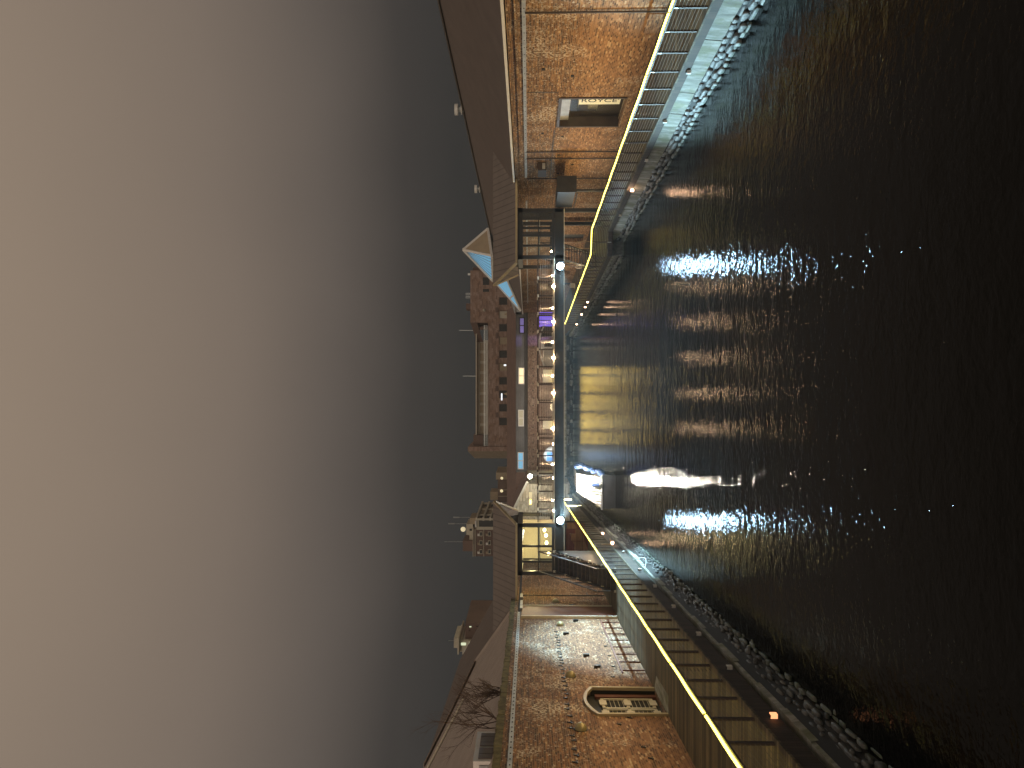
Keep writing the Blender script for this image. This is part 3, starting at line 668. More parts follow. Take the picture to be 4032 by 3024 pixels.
# dormer window
dn = MB(); c = at(1912, 3010, 25.6)
dn.box(c.x - 1.4, c.x + 0.1, 25.6, 27.8, 5.8, c.z + 0.42); dm = dn.build('dormer', M['white'], lw)
m = MB(); m.box(c.x - 1.3, c.x - 0.02, 25.52, 25.585, 5.9, c.z + 0.22); m.build('dormer_frame', M['band'], dm)
m = MB(); m.box(c.x + 0.105, c.x + 0.14, 25.75, 26.5, 6.0, c.z + 0.26); m.box(c.x + 0.105, c.x + 0.14, 26.65, 27.6, 6.0, c.z + 0.26); m.build('dormer_pane', M['roof_seam'], dm)

# bare shrub standing behind the parapet
def shrub(name, label, root, h, n, seed):
    random.seed(seed)
    t = empty(name, label, 'shrub', 'bare shrubs behind the left parapet', root)
    m = MB()
    def br(p, d, L, r, lvl):
        pts = [p]; q = p.copy(); dd = d.copy()
        for k in range(4):
            dd = (dd + Vector((random.uniform(-.18, .18), random.uniform(-.18, .18), random.uniform(-.05, .14)))).normalized(); q = q + dd * (L / 4); pts.append(q.copy())
        m.tube(pts, r, 4, 0.45)
        if lvl > 0:
            for k in range(random.randint(3, 5)):
                i = random.randint(1, 4); nd = (dd + Vector((random.uniform(-.9, .9), random.uniform(-.9, .9), random.uniform(-.2, .6)))).normalized()
                br(pts[i], nd, L * random.uniform(0.45, 0.75), r * 0.55, lvl - 1)
    for k in range(n):
        an = random.uniform(0, 2 * math.pi); sp_ = random.uniform(0.1, 0.95)
        br(Vector((random.uniform(-.1, .1), random.uniform(-.2, .2), 0)), Vector((math.cos(an) * sp_ * 0.5, math.sin(an) * sp_, 1)).normalized(), h * random.uniform(0.55, 1.0), 0.028, 3)
    m.build('branches', M['bark'], t); random.seed(seed + 1)
shrub('bare_shrub', 'bare leafless shrub spreading above the left parapet beside the dormer', LW(28.3, -0.32, 6.1), 1.75, 5, 21)
shrub('bare_shrub', 'dense bare twiggy shrub above the left parapet, the farther one', LW(31.9, -0.32, 6.1), 1.25, 8, 33)
random.seed(99)

# ------------------------------------------------------------------ right warehouse
rw = empty('brick_warehouse', 'long orange brick warehouse on the right bank with one shop window and tall downpipes', 'warehouse', 'brick warehouses around the canal')
WIN = (36.7, 40.5, 0.42, 3.62)
HOLES = [WIN, (60, 61.2, 0, 2.4), (66, 69, 0.3, 2.5), (76, 77.5, 1.0, 2.8), (84, 86, 0.6, 2.8), (92, 95, 0.0, 2.8)]
wall_mesh(RW, 12, 121, -0.4, 5.98, HOLES, 0.5).build('wall', M['brick_r'], rw)
m = MB(); m.quad(RW(121, 0, -0.4), RW(121, -16, -0.4), RW(121, -16, 5.98), RW(121, 0, 5.98)); m.quad(RW(121, 0, 5.98), RW(121, -16, 5.98), RW(121, -15, 6.2), RW(121, -7.3, 10.0)); m.build('end_wall', M['brick_far'], rw)
for h in HOLES[1:]:
    m = MB(); fbox(m, RW, h[0], h[1], -0.42, -0.36, h[2], h[3]); wn_ = m.build('window', M['glass_dark'], rw)
    m = MB(); fbox(m, RW, h[0], h[0] + 0.08, -0.36, -0.3, h[2], h[3]); fbox(m, RW, h[1] - 0.08, h[1], -0.36, -0.3, h[2], h[3]); fbox(m, RW, h[0], h[1], -0.36, -0.3, h[3] - 0.08, h[3]); m.build('frame', M['darkbrown'], wn_)
# corbelled courses under the eave
m = MB(); fbox(m, RW, 12, 121, -0.1, 0.06, 5.55, 5.66); fbox(m, RW, 12, 121, -0.1, 0.10, 5.80, 5.97); m.build('corbel', M['brick_r'], rw)
m = MB(); fbox(m, RW, 12, 49.4, 0.0, 0.05, 5.22, 5.37); fbox(m, RW, 55, 110, 0.0, 0.05, 5.22, 5.34); bd = m.build('tie_band', M['band'], rw)
m = MB(); s = 24.0
while s < 49: m.ball(RW(s, 0.052, 5.29), 0.024, 6, 4); s += 0.62
m.build('rivets', M['dark'], bd)
m = MB(); fbox(m, RW, 12, 50, 0.10, 0.30, 6.02, 6.13); fbox(m, RW, 55, 121, 0.10, 0.30, 6.02, 6.13); m.build('eave_gutter', M['white'], rw)
def RROOF(s, t): return Vector((14.7 - 0.0284 * s - 0.30 + 7.9 * t, s, 6.08 + 3.95 * t))
m = MB(); m.quad(RROOF(12, 0), RROOF(121.3, 0), RROOF(121.3, 1), RROOF(12, 1)); m.quad(RROOF(12, 1), RROOF(121.3, 1), RROOF(121.3, 1) + Vector((7.9, 0, -3.95)), RROOF(12, 1) + Vector((7.9, 0, -3.95)))
m.build('roof', M['roof_dark'], rw)
m = MB(); m.bar(RROOF(12, 1) + Vector((0, 0, 0.05)), RROOF(121, 1) + Vector((0, 0, 0.05)), 0.3, 0.08); m.build('ridge_cap', M['roof_seam'], rw)
for s in (57.8, 79.0):
    c = RROOF(s, 1); m = MB(); m.tube([c, c + Vector((0, 0, 0.42))], 0.2, 10); v_ = m.build('roof_vent', M['steel'], rw)
    m = MB(); m.tube([c + Vector((0, 0, 0.42)), c + Vector((0, 0, 0.66))], 0.42, 12); m.tube([c + Vector((0, 0, 0.12)), c + Vector((0, 0, 0.18))], 0.38, 12); m.build('vent_cap', M['vent_white'], v_)
# window with its frame, glass, shelves and the shop banner inside
wnd = MB(); fbox(wnd, RW, WIN[0] + 0.05, WIN[1] - 0.05, -0.46, -0.45, WIN[2], WIN[3]); wnd = wnd.build('shop_window', M['glass'], rw)
m = MB()
for a, b, c_, e in ((WIN[0] - .02, WIN[0] + .10, WIN[2], WIN[3]), (WIN[1] - .10, WIN[1] + .02, WIN[2], WIN[3]), (WIN[0], WIN[1], WIN[3] - 0.10, WIN[3] + .05)): fbox(m, RW, a, b, -0.36, 0.06, c_, e)
fbox(m, RW, WIN[1] - 0.10, WIN[1] - 0.004, -0.498, -0.36, WIN[2] + .02, WIN[3] - .11)
m.build('frame', M['darkbrown'], wnd)
m = MB(); fbox(m, RW, WIN[0] + .1, WIN[1] - .1, -0.37, -0.30, 3.05, 3.5); m.build('transom', M['band'], wnd)
m = MB(); m.poly([RW(WIN[0], 0.06, 0.36), RW(WIN[1], 0.06, 0.36), RW(WIN[1], -0.38, 0.43), RW(WIN[0], -0.38, 0.43)]); m.build('sill', M['trim_gold'], wnd)
m = MB(); fbox(m, RW, WIN[0] - 0.5, WIN[1] + 0.5, -2.6, -2.5, 0.0, 3.8); fbox(m, RW, WIN[0] - 0.5, WIN[0] - 0.42, -2.5, -0.45, 0.0, 3.8); fbox(m, RW, WIN[1] + 0.42, WIN[1] + .5, -2.5, -0.45, 0.0, 3.8); fbox(m, RW, WIN[0] - .5, WIN[1] + .5, -2.5, -0.45, -0.02, 0.0)
m.build('shop_interior', M['brownclad'], wnd)
m = MB()
for k in range(7):
    s = 38.6 + k * 0.33; zz = 1.56; fbox(m, RW, s, s + 0.26, -1.28, -1.02, zz, zz + random.uniform(0.25, 0.7))
fbox(m, RW, 38.5, 41, -1.3, -1.0, 1.5, 1.55); fbox(m, RW, 38.5, 41, -1.3, -1.0, 2.5, 2.54)
m.build('shelf_goods', M['cream'], wnd)
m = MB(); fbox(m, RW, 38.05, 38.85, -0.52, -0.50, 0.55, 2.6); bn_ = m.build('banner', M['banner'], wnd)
px = RW(38.36, -0.49, 1.56)
tx = Vector((0, 0, -1)); ty = Vector((-0.0284, 1, 0)).normalized() * -1 ; tz = tx.cross(ty)
if tz.x > 0: ty = -ty; tz = tx.cross(ty)
R4 = Matrix(((tx.x, ty.x, tz.x, px.x), (tx.y, ty.y, tz.y, px.y), (tx.z, ty.z, tz.z, px.z), (0, 0, 0, 1)))
text('banner_letters', "ROYCE'", M['black'], bn_, R4, 0.56)
point('shop_light', RW(37.2, -1.9, 3.0), 80, (1, 0.83, 0.45), 0.15)
for s in (28.6, 44.3, 45.5, 49.5):
    m = MB(); m.tube([RW(s, 0.09, 0.02), RW(s, 0.09, 5.25)], 0.042, 8)
    for z in (1.2, 2.6, 4.0): m.tube([RW(s, 0.09, z), RW(s, 0.09, z + 0.05)], 0.062, 8)
    m.build('downpipe', M['darkbrown'], rw)
for k in range(8): anchor(RW, 27.7, 1.2 + k * 0.52, rw, 0.11)
for s, z in ((45.0, 3.3), (48.6, 3.2), (34.2, 3.1), (33.5, 4.4), (41.4, 4.3), (46.8, 2.4), (41.9, 3.2), (45.9, 3.75)):
    m = MB(); fbox(m, RW, s, s + 0.18, -0.02, 0.03, z, z + 0.14); m.build('wall_slot', M['black'], rw)
m = MB(); fbox(m, RW, 46.4, 47.8, 0.0, 0.5, 4.05, 4.55); vb = m.build('vent_box', M['darkbrown'], rw)
m = MB(); fbox(m, RW, 46.34, 46.39, 0.08, 0.42, 4.12, 4.3); m.build('vent_flap', M['steel'], vb)
s = 12.0
m = MB(); m.tube([RW(41, 0.03, 3.75), RW(49.5, 0.03, 3.75)], 0.02, 5); m.tube([RW(36, 0.03, 5.2), RW(36, 0.03, 3.7)], 0.015, 5); m.build('conduit', M['dark'], rw)
# service duct leading to the footbridge tower
t = empty('service_duct', 'dark box duct running along the right warehouse wall into the footbridge tower', 'duct')
m = MB(); m.box(11.5, 12.35, 46.0, 50.2, 2.32, 3.38); m.build('duct', M['beam'], t)
m = MB(); m.box(11.44, 12.41, 45.9, 46.0, 2.26, 3.44); m.build('end_plate', M['dark'], t)
m = MB(); m.tube([(11.45, 46.2, 2.2), (11.45, 50, 2.2)], 0.04, 6); m.box(11.6, 11.72, 46.3, 46.42, 0, 2.32); m.box(12.2, 12.32, 48.8, 48.92, 0, 2.32); m.build('duct_leg', M['dark'], t)

# blue lit glass pyramid on the right roof and the lit skylight at its end
t = empty('glass_pyramid', 'blue lit glass pyramid skylight rising above the right roof', 'skylight')
c0 = Vector((16.6, 100, 9.4)); ap = at(1824, 983, 100)
q = [Vector((13.6, 97.3, 9.6)), Vector((20.2, 96.5, 9.9)), Vector((20.6, 104, 9.6)), Vector((13.2, 104, 9.6))]
q[0] = at(1936, 1006, 96.5); q[3] = at(1941, 1106, 103.5); q[1] = at(1921, 900, 99)
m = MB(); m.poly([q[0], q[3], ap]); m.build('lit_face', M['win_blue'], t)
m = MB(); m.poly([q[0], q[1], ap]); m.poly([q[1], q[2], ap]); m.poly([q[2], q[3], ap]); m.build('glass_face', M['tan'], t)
m = MB()
for a in q: m.bar(a, ap, 0.28, 0.28)
for a, b in ((q[0], q[3]), (q[0], q[1])):
    m.bar(a, b, 0.3, 0.3)
m.build('frame', M['white'], t)
m = MB()
for k in range(1, 8):
    f = k / 8; m.bar(q[0].lerp(q[3], f) + Vector((-.05, -.05, .05)), ap.lerp(q[0].lerp(q[3], f), 0.06), 0.05, 0.05)
m.build('glazing_bar', M['band'], t)
t = empty('verge_skylight', 'narrow blue lit strip of skylight glass down the gable verge behind the footbridge tower', 'skylight')
A, B, D = at(1957, 1118, 119), at(2050, 1222, 118), at(1994, 1096, 112)
m = MB(); m.poly([A, B, D]); m.build('lit_glass', M['win_blue'], t)
m = MB(); m.bar(A, B, 0.5, 0.3); m.bar(D, B, 0.25, 0.25); m.bar(A.lerp(B, .55), D.lerp(B, .5), .2, .2); m.build('frame', M['white'], t)
t = empty('roof_end_gable', 'grey metal gable end sheet where the right roof stops', 'gable')
m = MB(); a = at(2008, 1180, 121.6); b = at(2028, 1238, 121.6); c = at(2054, 1238, 121.6); e = at(2040, 1180, 121.6); m.poly([a, b, c, e]); 
m.poly([v + Vector((0, 0.3, 0)) for v in (e, c, b, a)]); m.build('gable_sheet', M['band'], t)

# ------------------------------------------------------------------ far warehouse
YF = 121.0
fw = empty('brick_warehouse', 'low brown brick warehouse closing the head of the canal, washed in purple light', 'warehouse', 'brick warehouses around the canal')
xl, xr = at(2100, 1935, YF).x, at(2100, 1228, YF).x
fn = lambda s, off, z: Vector((s, YF - off, z))
DO = []
def fx(y): return at(2100, y, YF).x
def fz(x): return at(x, 1500, YF).z
shop = [(1650, 1692), (1454, 1506), (1560, 1600), (1700, 1740)]
holes = []
for y0_, y1_ in ((1455, 1506), (1652, 1690)): holes.append((fx(y1_), fx(y0_), 0.3, fz(2138)))
wall_mesh(fn, xl, xr, -0.2, 5.3, holes, 0.4).build('wall', M['brick_far'], fw)
for h in holes:
    m = MB(); fbox(m, fn, h[0], h[1], -0.42, -0.38, h[2], h[3]); w_ = m.build('shutter_window', M['win_dim'], fw)
m = MB(); fbox(m, fn, xl, xr + .3, 0.0, 0.12, 5.3, 5.5); m.build('gutter', M['dark'], fw)
m = MB(); zc = fz(2068)
m.box(xl + 3, xr, YF + 0.6, YF + 0.9, 5.5, at(2031, 1500, YF + .6).z); cl = m.build('clerestory_wall', M['clad'], fw)
zr = at(1996, 1500, YF + 7).z; ze = at(2031, 1500, YF + 0.4).z
m = MB(); m.quad((xl - 3, YF + 0.3, ze), (xr + 1, YF + 0.3, ze), (xr + 1, YF + 7, zr), (xl - 3, YF + 7, zr)); m.quad((xl - 3, YF - 0.25, 5.45), (xl + 3, YF - 0.25, 5.45), (xl + 3, YF + 0.35, ze), (xl - 3, YF + 0.35, ze)); m.quad((xl - 3, YF + 7, zr), (xr + 1, YF + 7, zr), (xr + 1, YF + 14, ze), (xl - 3, YF + 14, ze)); m.build('roof', M['roof_far'], fw)
def fwin(y0_, y1_, x0_, x1_, mt, panes=2, Y=YF + 0.6, par=None, fr='white'):
    a = at(x0_, y0_, Y); b = at(x1_, y1_, Y); m = MB()
    m.box(min(a.x, b.x), max(a.x, b.x), Y - 0.10, Y - 0.03, min(a.z, b.z), max(a.z, b.z)); w_ = m.build('window', mt, par or fw)
    m = MB(); xs = [min(a.x, b.x) + abs(a.x - b.x) * k / panes for k in range(panes + 1)]
    for xx in xs: m.box(xx - 0.07, xx + 0.07, Y - 0.16, Y - 0.11, min(a.z, b.z), max(a.z, b.z))
    m.box(min(a.x, b.x) - .07, max(a.x, b.x) + .07, Y - 0.17, Y - 0.12, max(a.z, b.z) - .07, max(a.z, b.z) + 0.07)
    m.box(min(a.x, b.x) - .07, max(a.x, b.x) + .07, Y - 0.17, Y - 0.12, min(a.z, b.z) - .07, min(a.z, b.z) + 0.07)
    m.build('frame', M[fr], w_); return w_
fwin(1449, 1511, 2043, 2063, M['win_warm']); fwin(1615, 1677, 2042, 2061, M['win_dim']); fwin(1782, 1846, 2040, 2060, M['win_blue']); 
M['purple_dim'] = glow('purple_glow_pane', (0.30, 0.26, 0.75), 0.16)  # purple reflection put in as emission
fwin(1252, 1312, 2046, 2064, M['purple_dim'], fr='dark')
m = MB(); m.box(fx(1288), fx(1229), YF - 0.16, YF - 0.05, 0.0, fz(2124)); pr = m.build('shop_entrance', M['purple'], fw)
m = MB()
for y_ in (1240, 1262, 1276): m.box(fx(y_) - .06, fx(y_) + .06, YF - 0.24, YF - 0.17, 0, fz(2124))
m.build('entrance_mullion', M['dark'], pr)
# yellow lit shop windows low on the wall, seen mostly in the water
for k in range(7):
    y0_ = 1340 + k * 72
    m = MB(); m.box(fx(y0_ + 60), fx(y0_), YF - 0.10, YF - 0.04, 0.55, 1.2); lo = m.build('low_window', M['win_yel'], fw)
    m = MB(); m.box(fx(y0_ + 30) - .05, fx(y0_ + 30) + .05, YF - 0.16, YF - 0.11, 0.25, 1.28); m.build('window_bar', M['dark'], lo)
for k in range(22):
    xx = xl + 2 + k * (xr - xl - 4) / 21
    m = MB(); m.ball((xx, YF - 0.03, 4.45 + 0.04 * random.uniform(-1, 1)), 0.11, 6, 4, (1, .4, 1)); m.build('tie_plate', M['dark'], fw)
spot('purple_wash', (at(2100, 1330, YF - 6).x, YF - 5, 0.4), (fx(1345), YF, 4.5), 1600, (0.32, 0.2, 1.0), 60, 0.8, 0.2)

# gabled grey warehouse at left behind the street lamp
gw = empty('gabled_warehouse', 'grey stone gabled warehouse end with a slit window behind the street lamp', 'warehouse', 'brick warehouses around the canal')
YG = 104.0
c1 = at(2076, 1905, YG); c2 = at(2012, 2028, YG); c3 = Vector((c2.x - (c1.x - c2.x), YG, c1.z))
m = MB(); m.poly([(c1.x, YG, -0.4), (c1.x, YG, c1.z), (c2.x, YG, c2.z), (c3.x, YG, c3.z), (c3.x, YG, -0.4)]); m.quad((c1.x, YG, -0.4), (c1.x, YG + 16, -0.4), (c1.x, YG + 16, c1.z), (c1.x, YG, c1.z)); m.build('wall', M['brick_grey'], gw)
m = MB(); v0 = Vector((0, -0.35, 0.12)); v1 = Vector((0, 16, 0.12))
m.quad(c1 + v0 + Vector((.3, 0, -.1)), c2 + v0, c2 + v1, c1 + v1 + Vector((.3, 0, -.1))); m.quad(c2 + v0, c3 + v0, c3 + v1, c2 + v1); m.build('roof', M['roof_far'], gw)
m = MB(); m.bar(c1 + Vector((.35, -.4, -.02)), c2 + Vector((0, -.4, 0.05)), 0.25, 0.3); m.bar(c2 + Vector((0, -.4, 0.05)), c3 + Vector((-.3, -.4, 0.05)), 0.25, 0.3); m.build('verge_board', M['band'], gw)
a = at(2083, 1990, YG); b = at(2095, 1938, YG); m = MB(); m.box(a.x, b.x, YG - 0.06, YG - 0.02, b.z, a.z); sw = m.build('slit_window', M['win_dim'], gw)
m = MB(); m.box(a.x + .2, a.x + .75, YG - 0.09, YG - 0.065, b.z + .1, a.z - .1); m.build('lit_pane', M['win_yel'], sw)

# street lamp (globe) in front of the grey gable
sl = at(2087, 1876, 99); t = empty('street_lamp', 'tall street lamp with a blazing warm globe at the left end of the far quay', 'street lamp', loc=(sl.x, sl.y, 0))
m = MB(); m.tube([(0, 0, -0.4), (0, 0, 2.2), (0, 0, sl.z - 0.2)], 0.08, 8, 0.6); m.build('lamp_post', M['dark'], t)
m = MB(); m.ball((0, 0, sl.z), 0.26, 14, 10); m.build('globe', M['street'], t, smooth=True)
m = MB(); m.tube([(0, 0, sl.z - 0.3), (0, 0, sl.z - 0.2)], 0.13, 8); m.tube([(0, 0, sl.z + 0.25), (0, 0, sl.z + 0.33)], 0.12, 8); m.build('lamp_collar', M['dark'], t)

# plaza things: canvas hut, dome tent, potted lights ------------------------------------------
YH = 116.0
def hx(y): return at(2100, y, YH).x
def hz(x): return at(x, 1500, YH).z
t = empty('market_hut', 'white slatted market hut under a curved white pole arch on the far plaza', 'hut')
m = MB(); m.box(hx(1445), hx(1375), YH, YH + 2, 0, hz(2140)); bh = m.build('wall', M['cream'], t)
m = MB(); m.box(hx(1372), hx(1340), YH - 0.05, YH + 2, 0, hz(2130)); m.build('side_panel', M['white'], t)
m = MB(); m.box(hx(1366), hx(1348), YH - 0.12, YH - 0.06, 0.2, hz(2143)); m.build('door', M['black'], t)
m = MB(); m.box(hx(1325), hx(1285), YH, YH + 2, 0, hz(2128)); m.build('dark_booth', M['black'], t)
m = MB(); m.tube([at(2142, 1282, YH - .3), at(2131, 1308, YH - .3), at(2122, 1345, YH - .3), at(2123, 1375, YH - .3), at(2132, 1410, YH - .3), at(2143, 1442, YH - .3)], 0.12, 8); m.build('arch_pole', M['white'], t, smooth=True)
m = MB()
for k in range(9): xx = hx(1445) + (hx(1375) - hx(1445)) * (k + .5) / 9; m.box(xx - .04, xx + .04, YH - .06, YH - .01, 0.1, hz(2142))
m.build('slat', M['band'], t)
t = empty('dome_tent', 'white faceted dome tent with blue panels on the far plaza', 'tent')
dc = (hx(1790) , YH - 1); m = MB(); R_ = (hx(1745) - hx(1837)) / 2
vs = []; fs = []
nu, nv = 14, 5
for j in range(nv + 1):
    rr_ = R_ * math.cos(math.pi / 2 * j / nv * 0.97); zz_ = hz(2139) * math.sin(math.pi / 2 * j / nv)
    for i in range(nu): vs.append((dc[0] + rr_ * math.cos(2 * math.pi * i / nu), dc[1] + rr_ * math.sin(2 * math.pi * i / nu), zz_))
for j in range(nv):
    for i in range(nu): fs.append((j * nu + i, j * nu + (i + 1) % nu, (j + 1) * nu + (i + 1) % nu, (j + 1) * nu + i))
m.add(vs, fs); m.build('shell', M['fabric'], t)
m = MB(); m.box(hx(1808), hx(1774), dc[1] - R_ - 0.02, dc[1] - R_ + 0.06, hz(2178), hz(2150)); bp = m.build('blue_panel', M['blue_paint'], t)
m = MB(); m.box(hx(1792), hx(1790), dc[1] - R_ - 0.06, dc[1] - R_ - 0.03, hz(2178), hz(2150)); m.build('panel_seam', M['white'], t)
area('tent_fill', (dc[0] + 0.6, dc[1] - R_ - 1.6, 3.4), (dc[0], dc[1], 1.6), 160, (0.8, 0.9, 1), 1.2, 0.4)  # unseen lamp added to brighten the tent
t = empty('rooftop_snow_globe', 'row of small white lit globes hung before the far warehouse wall', 'lights')
for y_, x_ in ((1578, 2174), (1596, 2172), (1606, 2171), (1612, 2175)):
    m = MB(); m.ball(at(x_, y_, 118), 0.22, 8, 6); m.build('globe', M['moonlamp'], t, smooth=True)
m = MB(); m.tube([at(2176, 1560, 118), at(2176, 1640, 118)], 0.03, 4); m.tube([at(2176, 1600, 118), (at(2176, 1600, 118).x, 118, 0)], 0.04, 5); m.build('cord', M['dark'], t)
t.name = 'globe_light_string'

# ================================================================== hotel and far town
def bld(name, label, cat='building', group='far buildings above the roofs'): return empty(name, label, cat, group)
def pbox(m, y0_, y1_, x0_, x1_, Y, dep):
    """box whose front face at depth Y spans the given picture rectangle (x down)"""
    a = at(x0_, y1_, Y); b = at(x1_, y0_, Y); m.box(a.x, b.x, Y, Y + dep, b.z, a.z); return m
YHt = 190.0
ht = bld('hotel', 'large brown brick hotel with a row of square windows and a pale top storey')
m = MB(); pbox(m, 1064, 1270, 1852, 2120, YHt, 25); pbox(m, 1270, 1760, 1922, 2120, YHt, 25); pbox(m, 1760, 1777, 1842, 2120, YHt - 1, 20); m.build('wall', M['brick_hotel'], ht)
m = MB(); a = at(1842, 1777, YHt - 1); b = at(1868, 1806, YHt + 8)
m.add([(a.x, YHt - 1, -1), (a.x, YHt - 1, a.z), (b.x, YHt + 9, b.z), (b.x, YHt + 9, -1)], [(0, 1, 2, 3)]); m.build('side_wall', M['tan'], ht)
m = MB(); pbox(m, 1340, 1712, 1876, 1921, YHt + 4, 14); tp = m.build('top_storey', M['cream'], ht)
m = MB()
for k in range(9): pbox(m, 1350 + k * 41, 1380 + k * 41, 1889, 1912, YHt + 3.9, 0.05)
m.build('recessed_panel', M['tan'], tp)
m = MB(); pbox(m, 1270, 1715, 1873, 1877.5, YHt + 2, 12); m.build('roof_slab', M['cream'], ht)
m = MB(); pbox(m, 1712, 1759, 1864, 1903, YHt + 2, 10); m.build('plant_room', M['brownclad'], ht)
m = MB(); pbox(m, 1712, 1760, 1903, 1922, YHt + 4, 10); m.build('plinth', M['black'], ht)
m = MB()
for k in range(120):
    y_ = 1282 + k * 4; pbox(m, y_, y_ + 0.9, 1907, 1921, YHt + 0.2, 0.08)
pbox(m, 1280, 1758, 1905.5, 1907.5, YHt + 0.15, 0.15); m.build('balcony_railing', M['steel'], ht)
m = MB(); a0 = at(1852, 1270, YHt); a1 = at(1876, 1345, YHt + 2)
m.add([(a0.x, YHt, a0.z), (a1.x, YHt + 3.5, a1.z), (a1.x, YHt + 3.5, a1.z - 1.6), (a0.x, YHt, a0.z - 1.6)], [(0, 1, 2, 3)]); m.build('sloping_parapet', M['brownclad'], ht)
for k, (y0_, mt) in enumerate(((1326, 'tan'), (1379, 'glass_dark'), (1430, 'tan'), (1484, 'glass_dark'), (1537, 'glass_dark'), (1590, 'glass_dark'), (1644, 'glass_dark'), (1170, 'glass_dark'), (1223, 'cream'), (1275, 'glass_dark'))):
    x0_ = 1965 + 0.0 * k
    m = MB(); pbox(m, y0_ + 2, y0_ + 30, x0_ + 2, x0_ + 32, YHt - 0.06, 0.05); wi = m.build('window', M[mt], ht)
    m = MB(); pbox(m, y0_, y0_ + 32, x0_ - 1, x0_ + 1.5, YHt - 0.25, 0.2); pbox(m, y0_, y0_ + 2, x0_, x0_ + 33, YHt - 0.2, 0.15); m.build('window_frame', M['brownclad'], wi)
for y_, x_ in ((1436, 1988), (1550, 1977)):
    m = MB(); pbox(m, y_ - 1, y_ + (5 if y_ < 1500 else 26), x_ - 4, x_ + (5 if y_ < 1500 else 1), YHt - 0.12, 0.04); m.build('lit_pane', M['win_white'], ht)
for y0_, y1_ in ((1092, 1122), (1138, 1149)):
    m = MB(); pbox(m, y0_, y1_, 1901, 1926, YHt - 0.06, 0.05); m.build('window', M['glass_dark'], ht)
for y0_ in (1210, 1312, 1415, 1520, 1624):
    m = MB(); pbox(m, y0_, y0_ + 20, 1951, 1961, YHt - 0.3, 0.25); m.build('air_vent', M['brownclad'], ht)
m = MB(); pbox(m, 1052, 1064, 1862, 1900, YHt + 5, 5); pbox(m, 1195, 1218, 1835, 1852, YHt + 5, 4); m.build('roof_box', M['brownclad'], ht)
m = MB()
for x_ in (1154, 1160, 1166, 1172): pbox(m, x_, x_ + 1.5, 1833, 1852, YHt + 4, 0.1)
pbox(m, 1300, 1301.5, 1808, 1876, YHt + 6, 0.12); pbox(m, 1480, 1481.5, 1822, 1876, YHt + 6, 0.12); pbox(m, 1076, 1084, 1842, 1852, YHt + 4, 0.4)
m.build('aerial', M['steel'], ht)
m = MB(); m.ball(at(1906, 1221, YHt - 0.2), 0.35, 8, 6); m.ball(at(1909, 1224, YHt - 0.2), 0.2, 8, 6); m.build('wall_emblem', M['cream'], ht)
for y_, x_ in ((1236, 1999), (1551, 1997)):
    m = MB(); c = at(x_, y_, YHt - 6); m.add([c + Vector((-.8, 0, -1)), c + Vector((.8, 0, -1)), c + Vector((.8, 1.6, -1)), c + Vector((-.8, 1.6, -1)), c + Vector((0, .8, 1.0))], [(0, 1, 4), (1, 2, 4), (2, 3, 4), (3, 0, 4)]); m.build('roof_cupola', M['tan'], ht)

